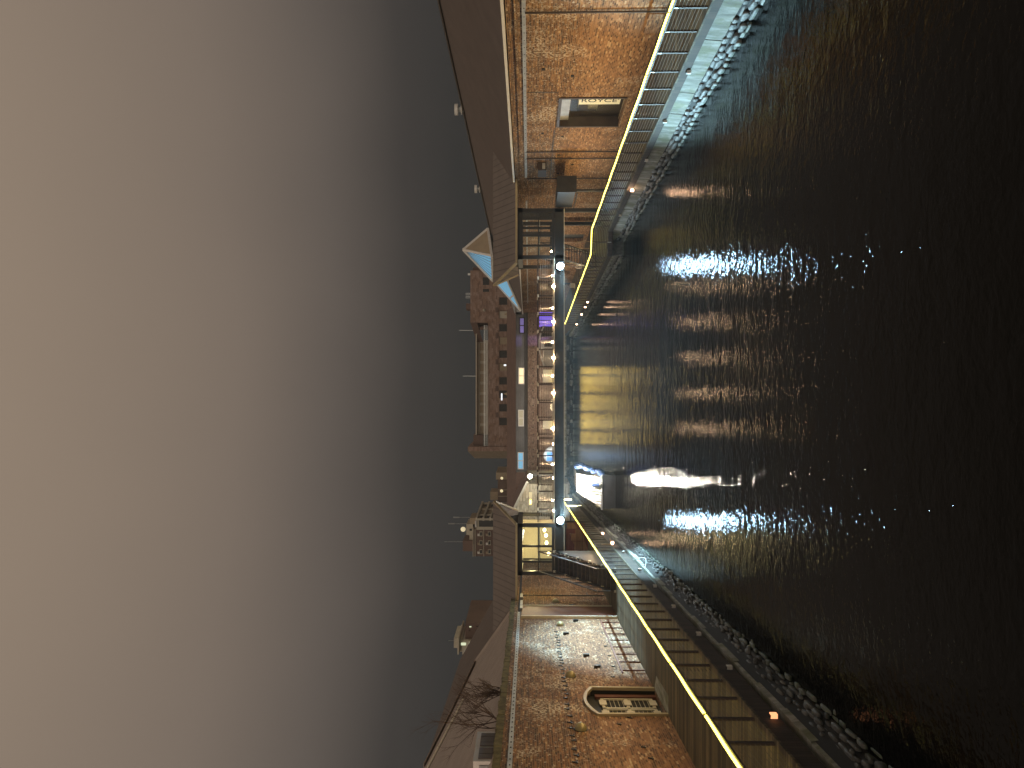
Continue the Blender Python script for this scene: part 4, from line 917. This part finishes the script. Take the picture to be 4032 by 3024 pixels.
def cream_block():
    Y = 150.0
    t = bld('apartment_building', 'tall brown and cream building with white framed windows above the left tower roof')
    m = MB(); pbox(m, 2086, 2190, 1872, 2080, Y, 12); m.build('wall', M['brownclad'], t)
    m = MB(); pbox(m, 2084, 2192, 1861.5, 1864, Y - .4, 12.6); pbox(m, 2085, 2191, 1869, 1872, Y - .2, 12.4); pbox(m, 2085, 2191, 1903.5, 1906, Y - .15, 12.3); m.build('cornice', M['cream'], t)
    m = MB(); pbox(m, 2086, 2190, 1864, 1869, Y - .1, 12); m.build('parapet', M['brownclad'], t)
    for r, x_ in enumerate((1888, 1921)):
        for k, y_ in enumerate((2093, 2128, 2163)):
            m = MB(); pbox(m, y_, y_ + 19, x_, x_ + 12, Y - 0.2, 0.15); wi = m.build('window', M['cream'], t)
            m = MB(); pbox(m, y_ + 3, y_ + 16, x_ + 2, x_ + 9.5, Y - 0.3, 0.08); m.build('pane', M['glass_dark'], wi)
            m = MB(); pbox(m, y_ + 9, y_ + 18, x_ - 8, x_ - 0.5, Y - 0.35, 0.3); m.build('aircon_box', M['tan'] if (r + k) % 2 else M['white'], t)
    m = MB(); a = at(1900, 1978, Y + 8); b = at(1872, 2086, Y)
    # angled side wing with balcony bands
    for (xa, xb) in ((1876, 1882), (1905, 1912), (1932, 1940)):
        pass
    P0 = lambda x_, f: at(x_ + 24 * (1 - f), 1978 + f * 64, Y + 8 * (1 - f))
    m = MB(); m.quad(P0(1880, 0), P0(1880, 1), P0(2040, 1), P0(2040, 0)); m.build('side_wing', M['tan'], t)
    m = MB()
    for x_ in (1877, 1904, 1931): m.bar(P0(x_, 0) + Vector((0, -.6, 0)), P0(x_, 1) + Vector((0, -.6, 0)), 0.7, 0.35)
    for f in (0.05, 0.4, 0.75, 1.0): m.bar(P0(1877, f) + Vector((0, -.5, 0)), P0(1960, f) + Vector((0, -.5, 0)), 0.3, 0.3)
    m.build('balcony_band', M['cream'], t)
    m = MB()
    for x_ in (1888, 1915):
        for f in (0.12, 0.5, 0.82): m.quad(*[P0(xx, ff) + Vector((0, -.15, 0)) for xx, ff in ((x_, f), (x_, f + 0.13), (x_ + 13, f + 0.13), (x_ + 13, f))])
    m.build('balcony_opening', M['glass_dark'], t)
    m = MB(); pbox(m, 2042, 2086, 1876, 2080, Y - .05, 10); m.build('stair_bay', M['cream'], t)
    m = MB(); pbox(m, 2050, 2074, 1886, 1990, Y - .25, .1); m.build('dark_glazing', M['glass_dark'], t)
    m = MB(); pbox(m, 2052, 2076, 1870, 1876, Y - .5, 10.5); m.build('sloping_cap', M['white'], t)
    m = MB(); pbox(m, 2130, 2170, 1822, 1862, Y + 2, 6); m.build('rooftop_block', M['brownclad'], t)
    m = MB(); pbox(m, 2064, 2106, 1836, 1862, Y + 2, 6); pbox(m, 2106, 2130, 1848, 1862, Y + 3, 5); pb = m.build('rooftop_block', M['cream'], t)
    m = MB(); pbox(m, 2082, 2090, 1849, 1858, Y + 1.9, .05); m.build('rooftop_opening', M['black'], pb)
    m = MB(); pbox(m, 2040, 2064, 1850, 1876, Y + 2, 6); m.build('rooftop_block', M['tan'], t)
    m = MB(); m.ball(at(1823.5, 2084, Y + 4), 0.5, 14, 10); m.build('round_lamp', M['moonlamp'], t, smooth=True)
    m = MB()
    for y_, xa, xb in ((2037, 1785, 1850), (2062, 1765, 1845), (2133, 1750, 1822)): m.tube([at(xb, y_, Y + 4), at(xa, y_, Y + 4)], 0.06, 5)
    for y_, xa, xb in ((2037, 1785, 1808), (2062, 1765, 1790)): m.tube([at(xb, y_, Y + 4), at(xa, y_, Y + 4)], 0.14, 6)
    m.build('mast', M['band'], t)
cream_block()
t = bld('apartment_building', 'low brown building with a tan roof block above the grey gabled warehouse')
m = MB(); pbox(m, 1886, 1976, 1960, 2080, 170, 15); m.build('wall', M['brownclad'], t)
m = MB(); pbox(m, 1937, 1969, 1930, 1960, 172, 6); m.build('roof_block', M['tan'], t)
m = MB(); pbox(m, 1861, 1888, 1953, 2080, 168, 12); m.build('tan_wing', M['tan'], t)
m = MB(); pbox(m, 1928, 1930, 1962, 2000, 169.8, .1); pbox(m, 1953, 1955, 1962, 2000, 169.8, .1); m.build('drain_pipe', M['cream'], t)
m = MB(); m.ball(at(1975, 1933, 169), 0.35, 8, 6); m.ball(at(1976, 1883, 167), 0.3, 8, 6); m.build('window', M['win_warm'], t)
t = bld('office_building', 'brown block with a pale lit stair tower behind the left roof ridge')
Y = 96.0
m = MB(); pbox(m, 2453, 2527, 1832, 2010, Y, 10); m.build('wall', M['brownclad'], t)
m = MB(); pbox(m, 2466, 2470, 1848, 1856, Y - .05, .04); m.build('lit_window', M['win_green'], t)
m = MB(); pbox(m, 2465, 2468, 1875, 1885, Y - .05, .04); pbox(m, 2482, 2484, 1845, 1852, Y - .05, .04); pbox(m, 2482, 2484, 1872, 1879, Y - .05, .04); m.build('dark_window', M['black'], t)
m = MB(); pbox(m, 2527, 2577, 1820, 2010, Y - 1, 8); pbox(m, 2514, 2551, 1787, 1802, Y, 5); pbox(m, 2522, 2577, 1801, 1807, Y - 1.2, 8); pbox(m, 2514, 2566, 1802, 1820, Y, 5); tw_ = m.build('stair_tower', M['cream'], t)
m = MB(); pbox(m, 2531, 2541, 1815, 1834.5, Y - 1.06, .05); pbox(m, 2531, 2541, 1847, 1862, Y - 1.06, .05); m.build('lit_window', M['win_green'], tw_)
m = MB(); pbox(m, 2562, 2575, 1832, 1849, Y - 1.06, .05); m.build('lit_window', M['win_white'], tw_)
m = MB(); m.tube([at(1795, 2522, Y), at(1765, 2523, Y)], 0.03, 4); m.build('aerial', M['steel'], t)

# ================================================================== footbridge
YB = 50.0
fb = empty('footbridge', 'dark steel footbridge crossing the canal with a string of warm bulbs', 'footbridge')
m = MB(); m.box(-12.2, 11.4, YB, YB + 0.22, 2.84, 3.42); m.box(-12.2, 11.4, YB + 2.5, YB + 2.72, 2.84, 3.42); m.build('girder', M['beam'], fb)
m = MB(); m.box(-12.2, 11.4, YB + 0.22, YB + 2.5, 3.2, 3.36); m.build('deck', M['darkbrown'], fb)
m = MB()
for y_ in (1201, 1375, 1551, 1725, 1900): c = at(2200, y_, YB); m.box(c.x - 0.03, c.x + 0.03, YB - 0.02, YB, 2.86, 3.4)
m.build('splice_plate', M['dark'], fb)
m = MB(); m.box(-12.2, 11.4, YB - 0.03, YB + 0.02, 2.80, 2.835); m.box(-9.0, 8.2, YB - 0.04, YB + 0.1, 3.43, 3.47); m.build('edge_strip', M['trim_pale'], fb)
for Yr, y00 in ((YB + 0.06, 1095), (YB + 2.6, 1110)):
    m = MB(); x0_, x1_ = -9.0, 8.2
    m.box(x0_, x1_, Yr - 0.04, Yr + 0.04, 4.48, 4.545); m.build('handrail', M['darkbrown'], fb)
    stp = 70 * 50 / F
    x_ = at(2100, y00, Yr).x
    while x_ > x0_:
        m = MB(); m.box(x_ - 0.035, x_ + 0.035, Yr - 0.05, Yr + 0.05, 3.4, 4.48); ps = m.build('post', M['darkbrown'], fb)
        m = MB(); m.box(x_ - 0.10, x_ + 0.10, Yr - 0.055, Yr + 0.055, 4.46, 4.56); m.box(x_ - 0.10, x_ + 0.03, Yr - 0.055, Yr + 0.055, 3.47, 3.54); m.build('clamp', M['trim_pale'], ps)
        x_ -= stp
    for k in range(6):
        z = 3.58 + k * 0.15; m = MB(); m.tube([(x0_, Yr, z), (x1_, Yr, z)], 0.006, 4); m.build('wire', M['wire'], fb)
    m = MB(); m.box(x0_, x1_, Yr - 0.03, Yr + 0.03, 3.475, 3.52); m.build('kick_rail', M['trim_pale'], fb)
bulbs = [1085.7, 1127, 1213, 1267.6, 1347, 1408.5, 1479, 1548.5, 1687, 1748.5, 1828.8, 1882, 1970, 2009]
prev = None
for i, y_ in enumerate(bulbs):
    back = y_ not in (1127, 1267.6, 1408.5, 1548.5, 1687)
    c = at(2177 + (2 if i % 2 else -1), y_, YB + (2.66 if back else -0.08)); m = MB(); m.ball(c, 0.075 if back else 0.08, 10, 8); m.build('bulb', M['bulb'], fb, smooth=True)
m = MB()
for a, b in zip(bulbs[:-1], bulbs[1:]):
    A = at(2176, a, YB - 0.07); B = at(2176, b, YB - 0.07); m.tube([A, (A + B) / 2 + Vector((0, 0, -0.03)), B], 0.012, 4)
m.build('bulb_cable', M['darkbrown'], fb)
# floodlights at both ends
for y_, lb, tg, pw in ((1048, 'blazing cold white floodlight at the right end of the footbridge', (-11.6, 40.5, 0.2), 110000), (2049, 'blazing cold white floodlight at the left end of the footbridge', (11.4, 21.0, -1.6), 120000)):
    c = at(2206, y_, YB - 0.3); t = empty('floodlight', lb, 'floodlight', 'floodlights on the footbridge', c)
    m = MB(); m.tube([(0, -0.07, 0), (0, 0.0, 0)], 0.21, 20); m.build('lens', M['flood'], t)
    m = MB(); m.tube([(0, 0.001, 0), (0, 0.24, 0)], 0.24, 16, 0.7); m.box(-0.28, -0.25, -0.02, 0.25, -0.3, 0.1); m.box(0.25, 0.28, -0.02, 0.25, -0.3, 0.1); m.build('housing', M['dark'], t)
    spot('flood_beam', c + Vector((0, -0.35, 0)), tg, pw, (0.50, 0.84, 1.0), 32, 0.8, 0.12)
    point('flood_glow', c + Vector((0, -0.45, 0)), 45, (0.6, 0.86, 1.0), 0.16)

# ------------------------------------------------------------------ stair towers at both ends
def tower(name, label, side, x_in, x_out, apex_x, eave_in, roof_out, muls):
    """side -1 left bank, +1 right bank"""
    t = empty(name, label, 'stair tower', 'gabled stair towers of the footbridge')
    Y0, Y1 = 50.0, 54.4
    xa, xb = min(x_in, x_out), max(x_in, x_out)
    m = MB()
    for x_ in (x_in, x_out):
        for yy in (Y0 + 0.12, Y1 - 0.12): m.box(x_ - 0.12, x_ + 0.12, yy - 0.12, yy + 0.12, 0.0 if x_ == x_out else 2.84, 5.80)
    m.build('column', M['dark'], t)
    m = MB()
    for yy in (Y0, Y1 - 0.2):
        m.box(xa - 0.15, xb + 0.15, yy, yy + 0.2, 5.52, 5.85)
        m.box(xa, xb, yy + 0.03, yy + 0.18, 3.44, 3.62)
    for x_ in (x_in, x_out): m.box(x_ - 0.1, x_ + 0.1, Y0 + 0.25, Y1 - 0.25, 5.52, 5.82); m.box(x_ - 0.1, x_ + 0.1, Y0 + 0.25, Y1 - 0.25, 3.0, 3.5)
    m.build('ring_beam', M['dark'], t)
    m = MB(); m.box(xa, xb, Y0 + 0.24, Y1, 3.2, 3.37); m.build('floor', M['darkbrown'], t)
    for x_ in muls:
        m = MB(); m.box(x_ - 0.07, x_ + 0.07, Y0 + 0.02, Y0 + 0.14, 3.62, 5.52); m.build('mullion', M['dark'], t)
    m = MB(); m.box(xa + .1, xb - .1, Y0 + 0.05, Y0 + 0.10, 4.46, 4.53); m.build('mid_rail', M['dark'], t)
    m = MB(); m.box(xa + .12, xb - .12, Y0 + 0.075, Y0 + 0.085, 3.62, 5.52); m.build('glass_pane', M['glass'], t)
    m = MB()
    for yy in (Y0 + .6, Y1 - .7): m.tube([(xa + .2, yy, 4.4), (xb - .2, yy, 4.4)], 0.025, 6)
    m.build('inner_handrail', M['steel'], t)
    # gabled roof, ridge across the canal axis, prow gable
    ze, zr, ye, yr, y2 = 5.97, 7.54, 49.55, 52.2, 54.85
    E0 = Vector((eave_in, ye, ze)); E1 = Vector((eave_in, y2, ze)); R0 = Vector((apex_x, yr, zr))
    F0 = Vector((roof_out, ye, ze)); F1 = Vector((roof_out, y2, ze)); R1 = Vector((roof_out, yr, zr))
    th = Vector((0, 0, -0.1))
    m = MB(); m.quad(E0, F0, R1, R0); m.quad(R0, R1, F1, E1); m.quad(E0 + th, F0 + th, R1 + th, R0 + th); m.quad(R0 + th, R1 + th, F1 + th, E1 + th); m.build('roof', M['roof_seam'], t)
    m = MB(); m.bar(E0 + th * .5, R0 + th * .5, 0.10, 0.17); m.bar(R0 + th * .5, E1 + th * .5, 0.10, 0.17); m.bar(E0 + Vector((0, -.03, -.06)), F0 + Vector((0, -.03, -.06)), 0.10, 0.13); m.build('barge_board', M['trim_gold'], t)
    gx = x_in
    m = MB(); m.poly([(gx, Y0 + .1, 5.84), (gx, Y1 - .1, 5.84), (gx, yr, 7.2)]); m.build('gable_infill', M['black'], t)
    m = MB(); m.bar((gx - side * 0.0, Y0, 5.87), (eave_in, ye + .05, 5.87), .1, .1); m.box(min(gx, eave_in) , max(gx, eave_in), yr - .08, yr + .08, 6.9, 7.1); m.build('gable_bracket', M['dark'], t)
    # louvred screen next to the bridge deck
    return t
tr = tower('stair_tower', 'open steel stair tower with a gabled roof at the right end of the footbridge', 1, 8.25, 11.3, 6.69, 7.78, 16.0, (9.0, 9.65, 10.15, 10.75))
tl = tower('stair_tower', 'glazed stair tower glowing yellow inside at the left end of the footbridge', -1, -9.2, -12.3, -7.96, -9.04, -18.5, (-10.55, -11.55))
m = MB(); m.box(10.75, 11.18, 50.09, 50.12, 3.6, 5.52); m.build('side_panel', M['dark'], tr)
m = MB(); m.box(9.68, 10.0, 50.5, 50.6, 3.6, 5.52); m.build('side_panel', M['darkbrown'], tr)
# yellow lit room of the left tower
m = MB(); m.box(-12.2, -9.5, 53.9, 54.0, 3.4, 5.6); m.build('back_wall', M['cream'], tl)
m = MB(); m.box(-12.2, -9.5, 50.4, 53.9, 5.52, 5.56); m.build('ceiling', M['cream'], tl)
m = MB()
gp = [at(2062 - 2 * k, 2085 + k * 12.5, 50.5) for k in range(12)]
for a, b in zip(gp[:-1], gp[1:]): m.bar(a.lerp(b, .06), a.lerp(b, .94) + Vector((0, 0, random.uniform(-.03, .03))), 0.08, 0.10)
m.build('garland_strip', M['garland'], tl)
for x_, y_ in ((2144, 2087), (2150, 2108), (2152, 2137), (2160, 2180)):
    m = MB(); c = at(x_, y_, 51.4); m.ball(c, 0.13, 10, 8, (1, 1, .8)); m.build('round_lamp', M['led_hot'], tl, smooth=True)
for x_ in (-10.1, -11.2, -12.0): point('room_light', (x_, 51.7, 4.9), 110, (1.0, 0.80, 0.38), 0.15)
# small notice glow in right tower
m = MB(); c = at(2172, 990, 51.6); m.ball(c, 0.06, 8, 6); m.build('round_lamp', M['bulb'], tr)
point('room_light', (9.5, 52.3, 5.2), 30, (1.0, 0.82, 0.5), 0.15)

# stairs -------------------------------------------------------------------------------------
def stair(name, label, xa, xb, Ya, Yb, ztop, side_mat, solid=True):
    t = empty(name, label, 'staircase', 'staircases down from the footbridge')
    n = 15; m = MB(); dY = (Yb - Ya) / n; dz = ztop / n
    for k in range(n):
        ya = Ya + dY * k; z = ztop - dz * (k + 1); m.box(xa, xb, min(ya, ya + dY), max(ya, ya + dY), z, z + 0.05); 
    m.build('tread', M['darkbrown'], t)
    for x_ in (xa, xb):
        m = MB(); m.hexa([(x_ - .03, Ya, ztop - 0.35), (x_ + .03, Ya, ztop - 0.35), (x_ + .03, Yb, -0.0), (x_ - .03, Yb, -0.0), (x_ - .03, Ya, ztop + 0.05), (x_ + .03, Ya, ztop + 0.05), (x_ + .03, Yb, 0.3), (x_ - .03, Yb, 0.3)]); m.build('stringer', M['dark'], t)
        m = MB(); m.bar((x_, Ya, ztop + 1.1), (x_, Yb, 1.15), 0.06, 0.10); m.build('handrail', M['darkbrown'], t)
        for k in range(0, n + 1, 3):
            yy = Ya + dY * k; z = ztop - dz * k; m = MB(); m.box(x_ - .03, x_ + .03, yy - .03, yy + .03, z, z + 1.08); pp = m.build('post', M['darkbrown'], t)
            m = MB(); m.box(x_ - .06, x_ + .06, yy - .06, yy + .06, z - 0.05, z + 0.12); m.build('bracket', M['cream'], pp)
    m = MB()
    for k in range(n):
        yy = Ya + dY * (k + .5); z = ztop - dz * (k + .5); m.ball((xb if xb < 0 else xa, yy - .05, z + .25), 0.035, 6, 4)
    m.build('rail_fitting', M['cream'], t)
    if solid:
        m = MB(); m.poly([(xb + .05, Ya, 0), (xb + .05, Yb, 0), (xb + .05, Yb, 0.3), (xb + .05, Ya, ztop)]); m.poly([(xa - .05, Ya, 0), (xa - .05, Yb, 0), (xa - .05, Yb, 0.3), (xa - .05, Ya, ztop)])
        m.quad((xa - .05, Yb - .02, 0), (xb + .05, Yb - .02, 0), (xb + .05, Yb - .02, 0.3), (xa - .05, Yb - .02, 0.3)); m.build('board_siding', side_mat, t)
        m = MB(); 
        for k in range(n):
            ya = Ya + dY * (k + 1); m.quad((xa, ya, ztop - dz * (k + 1) - dz), (xb, ya, ztop - dz * (k + 1) - dz), (xb, ya, ztop - dz * (k + 1)), (xa, ya, ztop - dz * (k + 1)))
        m.build('riser', side_mat, t)
    return t
stair('staircase', 'dark boarded staircase coming down towards the camera from the left tower', -12.15, -10.85, 49.9, 45.2, 3.4, M['siding'])
stair('staircase', 'open steel staircase going down away from the camera below the right tower', 8.9, 10.0, 54.4, 59.2, 3.3, M['dark'], False)
t = empty('lamp_bar', 'yellow lit metal sign board standing beneath the left tower', 'sign')
m = MB(); c = at(2222, 2175, 52); e = at(2300, 2180, 52); m.box(c.x - .05, c.x + .05, 52, 52.3, 0.0, c.z); m.build('post', M['trim_gold'], t)
m = MB(); m.box(c.x - .12, c.x + .12, 51.9, 51.98, c.z - 0.9, c.z); m.build('face', M['hood'], t)
point('under_light', (-10.6, 53.0, 2.6), 40, (1, 0.75, 0.4), 0.1)

# plank panels under the left tower
t = empty('plank_stall', 'stall front of rust red slats and tan scalloped boards under the left tower', 'stall')
Yp = 66.0
def pl_(x_, y_):
    v = at(x_, y_, Yp); v.z = max(v.z, 0.03); return v
m = MB()
def ppoly(m, pts, th=0.1, dY=0.0):
    P_ = [pl_(a, b) + Vector((0, dY, 0)) for a, b in pts]; n = len(P_); Q_ = [v + Vector((0, th, 0)) for v in P_]
    m.add(P_ + Q_, [tuple(range(n)), tuple(range(2 * n - 1, n - 1, -1))] + [(i, (i + 1) % n, n + (i + 1) % n, n + i) for i in range(n)])
ppoly(m, [(2229, 2058), (2229, 2176), (2345, 2176), (2320, 2120), (2300, 2058)], 0.1, 0.15); m.build('red_slat', M['plank_red'], t)
m = MB(); ppoly(m, [(2232, 2060), (2258, 2060), (2272, 2080), (2275, 2082), (2232, 2082), (2234, 2068)]); m.build('board', M['plank_tan'], t)
m = MB(); ppoly(m, [(2243, 2101), (2249, 2116), (2248, 2130), (2256, 2130), (2301, 2130), (2294, 2103)]); m.build('board', M['plank_tan'], t)
m = MB(); ppoly(m, [(2255, 2133), (2262, 2148), (2260, 2165), (2316, 2167), (2304, 2133)]); m.build('board', M['plank_tan'], t)
m = MB(); ppoly(m, [(2266, 2086), (2290, 2086), (2288, 2101), (2266, 2101)]); m.build('board', M['plank_tan'], t)
m = MB(); a = pl_(2229, 2176); b = pl_(2229, 2056); m.box(a.x, b.x, Yp - .1, Yp + .4, a.z, a.z + .15); m.box(a.x - .1, a.x, Yp, Yp + .2, 0, a.z); m.box(b.x, b.x + .1, Yp, Yp + .2, 0, a.z); m.build('frame', M['darkbrown'], t)

# ------------------------------------------------------------------ boat moored past the bridge
def boat():
    base = atz(2424, 1940, WL)
    t = empty('moored_boat', 'small dark hulled boat with a glowing white canvas cabin moored at the left quay', 'boat', None, (0, 0, 0))
    Yb = base.y; X = lambda y: at(2400, y, Yb).x
    zt = at(2367, 1940, Yb).z
    x0_, x1_ = X(2006), X(1868)
    m = MB(); zb = WL - 0.2
    # hull tapering aft to bow
    sec = [(Yb, 1.0, 0.92), (Yb + 2.5, 1.0, 0.9), (Yb + 5, 0.85, 0.6), (Yb + 7, 0.12, 0.05)]
    cxm, hw = (x0_ + x1_) / 2, (x1_ - x0_) / 2
    for (ya, wa, ba), (yb, wb, bb) in zip(sec[:-1], sec[1:]):
        m.hexa([(cxm - hw * ba, ya, zb), (cxm + hw * ba, ya, zb), (cxm + hw * bb, yb, zb), (cxm - hw * bb, yb, zb), (cxm - hw * wa, ya, zt), (cxm + hw * wa, ya, zt), (cxm + hw * wb, yb, zt), (cxm - hw * wb, yb, zt)])
    m.build('hull', M['hull'], t)
    m = MB(); m.box(x0_ - .03, x1_ + .03, Yb - .05, Yb + .02, zt - .1, zt + .02); m.build('rub_rail', M['band'], t)
    # canvas: folded curtain
    m = MB(); N = 26
    top = lambda f: at(2271 if f > 0.45 else 2271 + (0.45 - f) * 210, 1998 - f * 132, Yb)
    A_ = []; B_ = []
    for k in range(N + 1):
        f = k / N; tp_ = top(f); off = 0.07 * (1 if k % 2 else -1)
        A_.append((tp_.x, Yb + .15 + off * .4, tp_.z)); B_.append((x0_ + .03 + f * (x1_ - x0_ - .25), Yb + .1 + off, zt))
    for k in range(N): m.quad(B_[k], B_[k + 1], A_[k + 1], A_[k])
    m.build('canvas_curtain', M['fabric'], t)
    m = MB(); 
    for k in range(N): m.quad(A_[k], A_[k + 1], (A_[k + 1][0], Yb + 4.5, A_[k + 1][2] - .1), (A_[k][0], Yb + 4.5, A_[k][2] - .1))
    m.build('canvas_roof', M['fabric'], t)
    m = MB()
    for k in range(14):
        f = k / 13; c = at(2275 + f * 92, 1832 + 28 * f + random.uniform(-4, 4), Yb - .1 + random.uniform(0, .3)); m.ball(c, random.uniform(0.14, 0.26), 8, 6, (1, 1, 1.3))
    m.build('bundled_tarp', M['tarp'], t)
    m = MB(); a = at(2330, 1910, Yb - .15); m.tube([(a.x, Yb - .15, a.z), (a.x, Yb - .15, a.z - .55)], 0.12, 10); m.build('gas_bottle', M['tarp'], t)
    m = MB(); c = at(2290, 1892, Yb - .9); m.ball(c, 0.14, 10, 8); m.build('work_lamp', M['work'], t, smooth=True)
    return t
boat()
# mooring line
t = empty('mooring_rope', 'thin rope hanging in a loop from the left quay by the blue lit stones', 'rope')
m = MB(); pts = [at(2458 + 0, 2228, 38.6)]; a0 = LR(41.5, 0.16, -0.5); a1 = LR(38.2, 0.2, -0.62)
m.tube([a0.lerp(a1, k / 10) + Vector((0.30 * math.sin(math.pi * k / 10), 0, -0.32 * math.sin(math.pi * k / 10))) for k in range(11)], 0.013, 5); m.build('rope', M['white'], t)

# ------------------------------------------------------------------ deck furniture, right bank
def chair(loc, rz, label):
    t = empty('garden_chair', label, 'chair', 'slatted garden chairs on the right boardwalk', loc); t.rotation_euler = (0, 0, rz)
    for x_ in (-.22, .22):
        for y_ in (-.2, .2): m = MB(); m.bar((x_, y_, 0), (x_, y_ + (0.05 if y_ > 0 else 0), .44 if y_ < 0 else .45), .035, .035); m.build('leg', M['dark'], t)
    m = MB()
    for k in range(5): m.box(-.25, .25, -.22 + k * .09, -.15 + k * .09, .44, .465)
    m.build('seat', M['trim_pale'], t)
    m = MB()
    for k in range(5): m.hexa([(-.24 + k * .1, .2, .46), (-.17 + k * .1, .2, .46), (-.17 + k * .1, .225, .46), (-.24 + k * .1, .225, .46), (-.24 + k * .1, .3, .95), (-.17 + k * .1, .3, .95), (-.17 + k * .1, .325, .95), (-.24 + k * .1, .325, .95)])
    m.build('backrest', M['trim_pale'], t)
    return t
def table(loc, label):
    t = empty('cafe_table', label, 'table', 'round cafe tables on the right boardwalk', loc)
    m = MB(); m.tube([(0, 0, .70), (0, 0, .73)], .34, 18); m.build('table_top', M['dark'], t)
    m = MB(); m.tube([(0, 0, .02), (0, 0, .70)], .03, 8); m.tube([(0, 0, 0), (0, 0, .03)], .22, 14); m.build('pedestal', M['dark'], t)
    return t
chair((10.4, 68.0, 0), 3.0, 'pale slatted garden chair, the nearer one on the right boardwalk past the bridge')
chair((9.9, 78.0, 0), 3.3, 'pale slatted garden chair, the farther one on the right boardwalk past the bridge')
table((9.6, 68.6, 0), 'dark round cafe table beside the nearer garden chair')
table((9.2, 78.8, 0), 'dark round cafe table beside the farther garden chair')
t = empty('wooden_easel', 'folding wooden trestle leaning by the right tower staircase', 'trestle')
A = at(2272, 952, 60); B = at(2268, 975, 60); c = at(2303, 950, 60); e = at(2299, 978, 60)
m = MB(); m.bar(A, B, .05, .05); m.bar(A, c, .05, .05); m.bar(B, e, .05, .05); m.bar(A.lerp(c, .5), B.lerp(e, .5), .05, .05); m.bar(c, e, .05, .05)
m.bar(c, (c.x, 60.3, 0), .05, .05); m.bar(e, (e.x, 60.3, 0), .05, .05); m.build('frame', M['wood'], t)
# small tripod lamp on the left rail near the bridge
t = empty('rail_spotlight', 'small clip-on spotlight on an orange bracket at the left railing', 'spotlight')
c = LR(48.6, 0.1, 0); m = MB(); m.box(c.x - .04, c.x + .04, c.y - .04, c.y + .04, -.2, .55); m.bar(c + Vector((0, 0, -.1)), c + Vector((.35, 0, .0)), .05, .05); m.build('bracket', M['wood'], t)
m = MB(); m.ball(c + Vector((.1, -.06, -.15)), .09, 8, 6, (1, .6, 1)); m.build('lamp_head', M['small_lamp'], t)

# ================================================================== added area lights that wash the brick, the left roof and the far wall
# unseen strips added beside the handrails to brighten the walls
def strip(fn, s0, s1, off, zt, sgn, power, col, spread=150):
    a = fn(s0, off, 1.12); b = fn(s1, off, 1.12); c = (a + b) / 2; d = (b - a).normalized()
    l = bpy.data.lights.new('wall_wash_fill', 'AREA'); l.energy = power; l.color = col; l.shape = 'RECTANGLE'; l.size = (b - a).length; l.size_y = 0.05; l.spread = math.radians(spread)
    o = bpy.data.objects.new('wall_wash_fill', l); C.collection.objects.link(o)
    n = (Vector((sgn * 3.3, 0, zt - 1.12))).normalized(); n = (n - d * n.dot(d)).normalized()
    z = -n; x = d; y = z.cross(x)
    o.matrix_world = Matrix(((x.x, y.x, z.x, c.x), (x.y, y.y, z.y, c.y), (x.z, y.z, z.z, c.z), (0, 0, 0, 1)))
strip(LR, 14, 49, -0.12, 4.2, -1, 540, (1.0, 0.68, 0.32))
strip(RR, 14, 49, -0.12, 4.2, 1, 820, (1.0, 0.68, 0.32))
strip(RR, 52, 87, -0.12, 4.2, 1, 750, (1.0, 0.78, 0.54))
area('roof_wash', (-13.0, 14.0, 12.0), (-16.0, 28, 8.0), 300, (1.0, 0.66, 0.48), 1.5, 1.5)
for x_ in (-6.0, 0.0, 5.5): area('plaza_wash_fill', (x_, 116.2, 3.2), (x_, 121, 3.4), 130, (1.0, 0.84, 0.70), 3.0, 0.3)  # hidden area lights added to lift the far facade

# thin night fog over the whole canal: the floodlights glow in it and the town fades a little
hz_ = MB(); hz_.box(-120, 120, -8, 240, -3.2, 45)
hm = bpy.data.materials.new('fog_air'); hm.use_nodes = True; ht_ = hm.node_tree; ht_.nodes.clear()
ho = ht_.nodes.new('ShaderNodeOutputMaterial'); hv = ht_.nodes.new('ShaderNodeVolumePrincipled')
hv.inputs['Density'].default_value = 0.00042; hv.inputs['Color'].default_value = (0.9, 0.9, 0.92, 1); hv.inputs['Anisotropy'].default_value = 0.35
ht_.links.new(hv.outputs[0], ho.inputs['Volume'])
tag(hz_.build('haze', hm), kind='stuff')
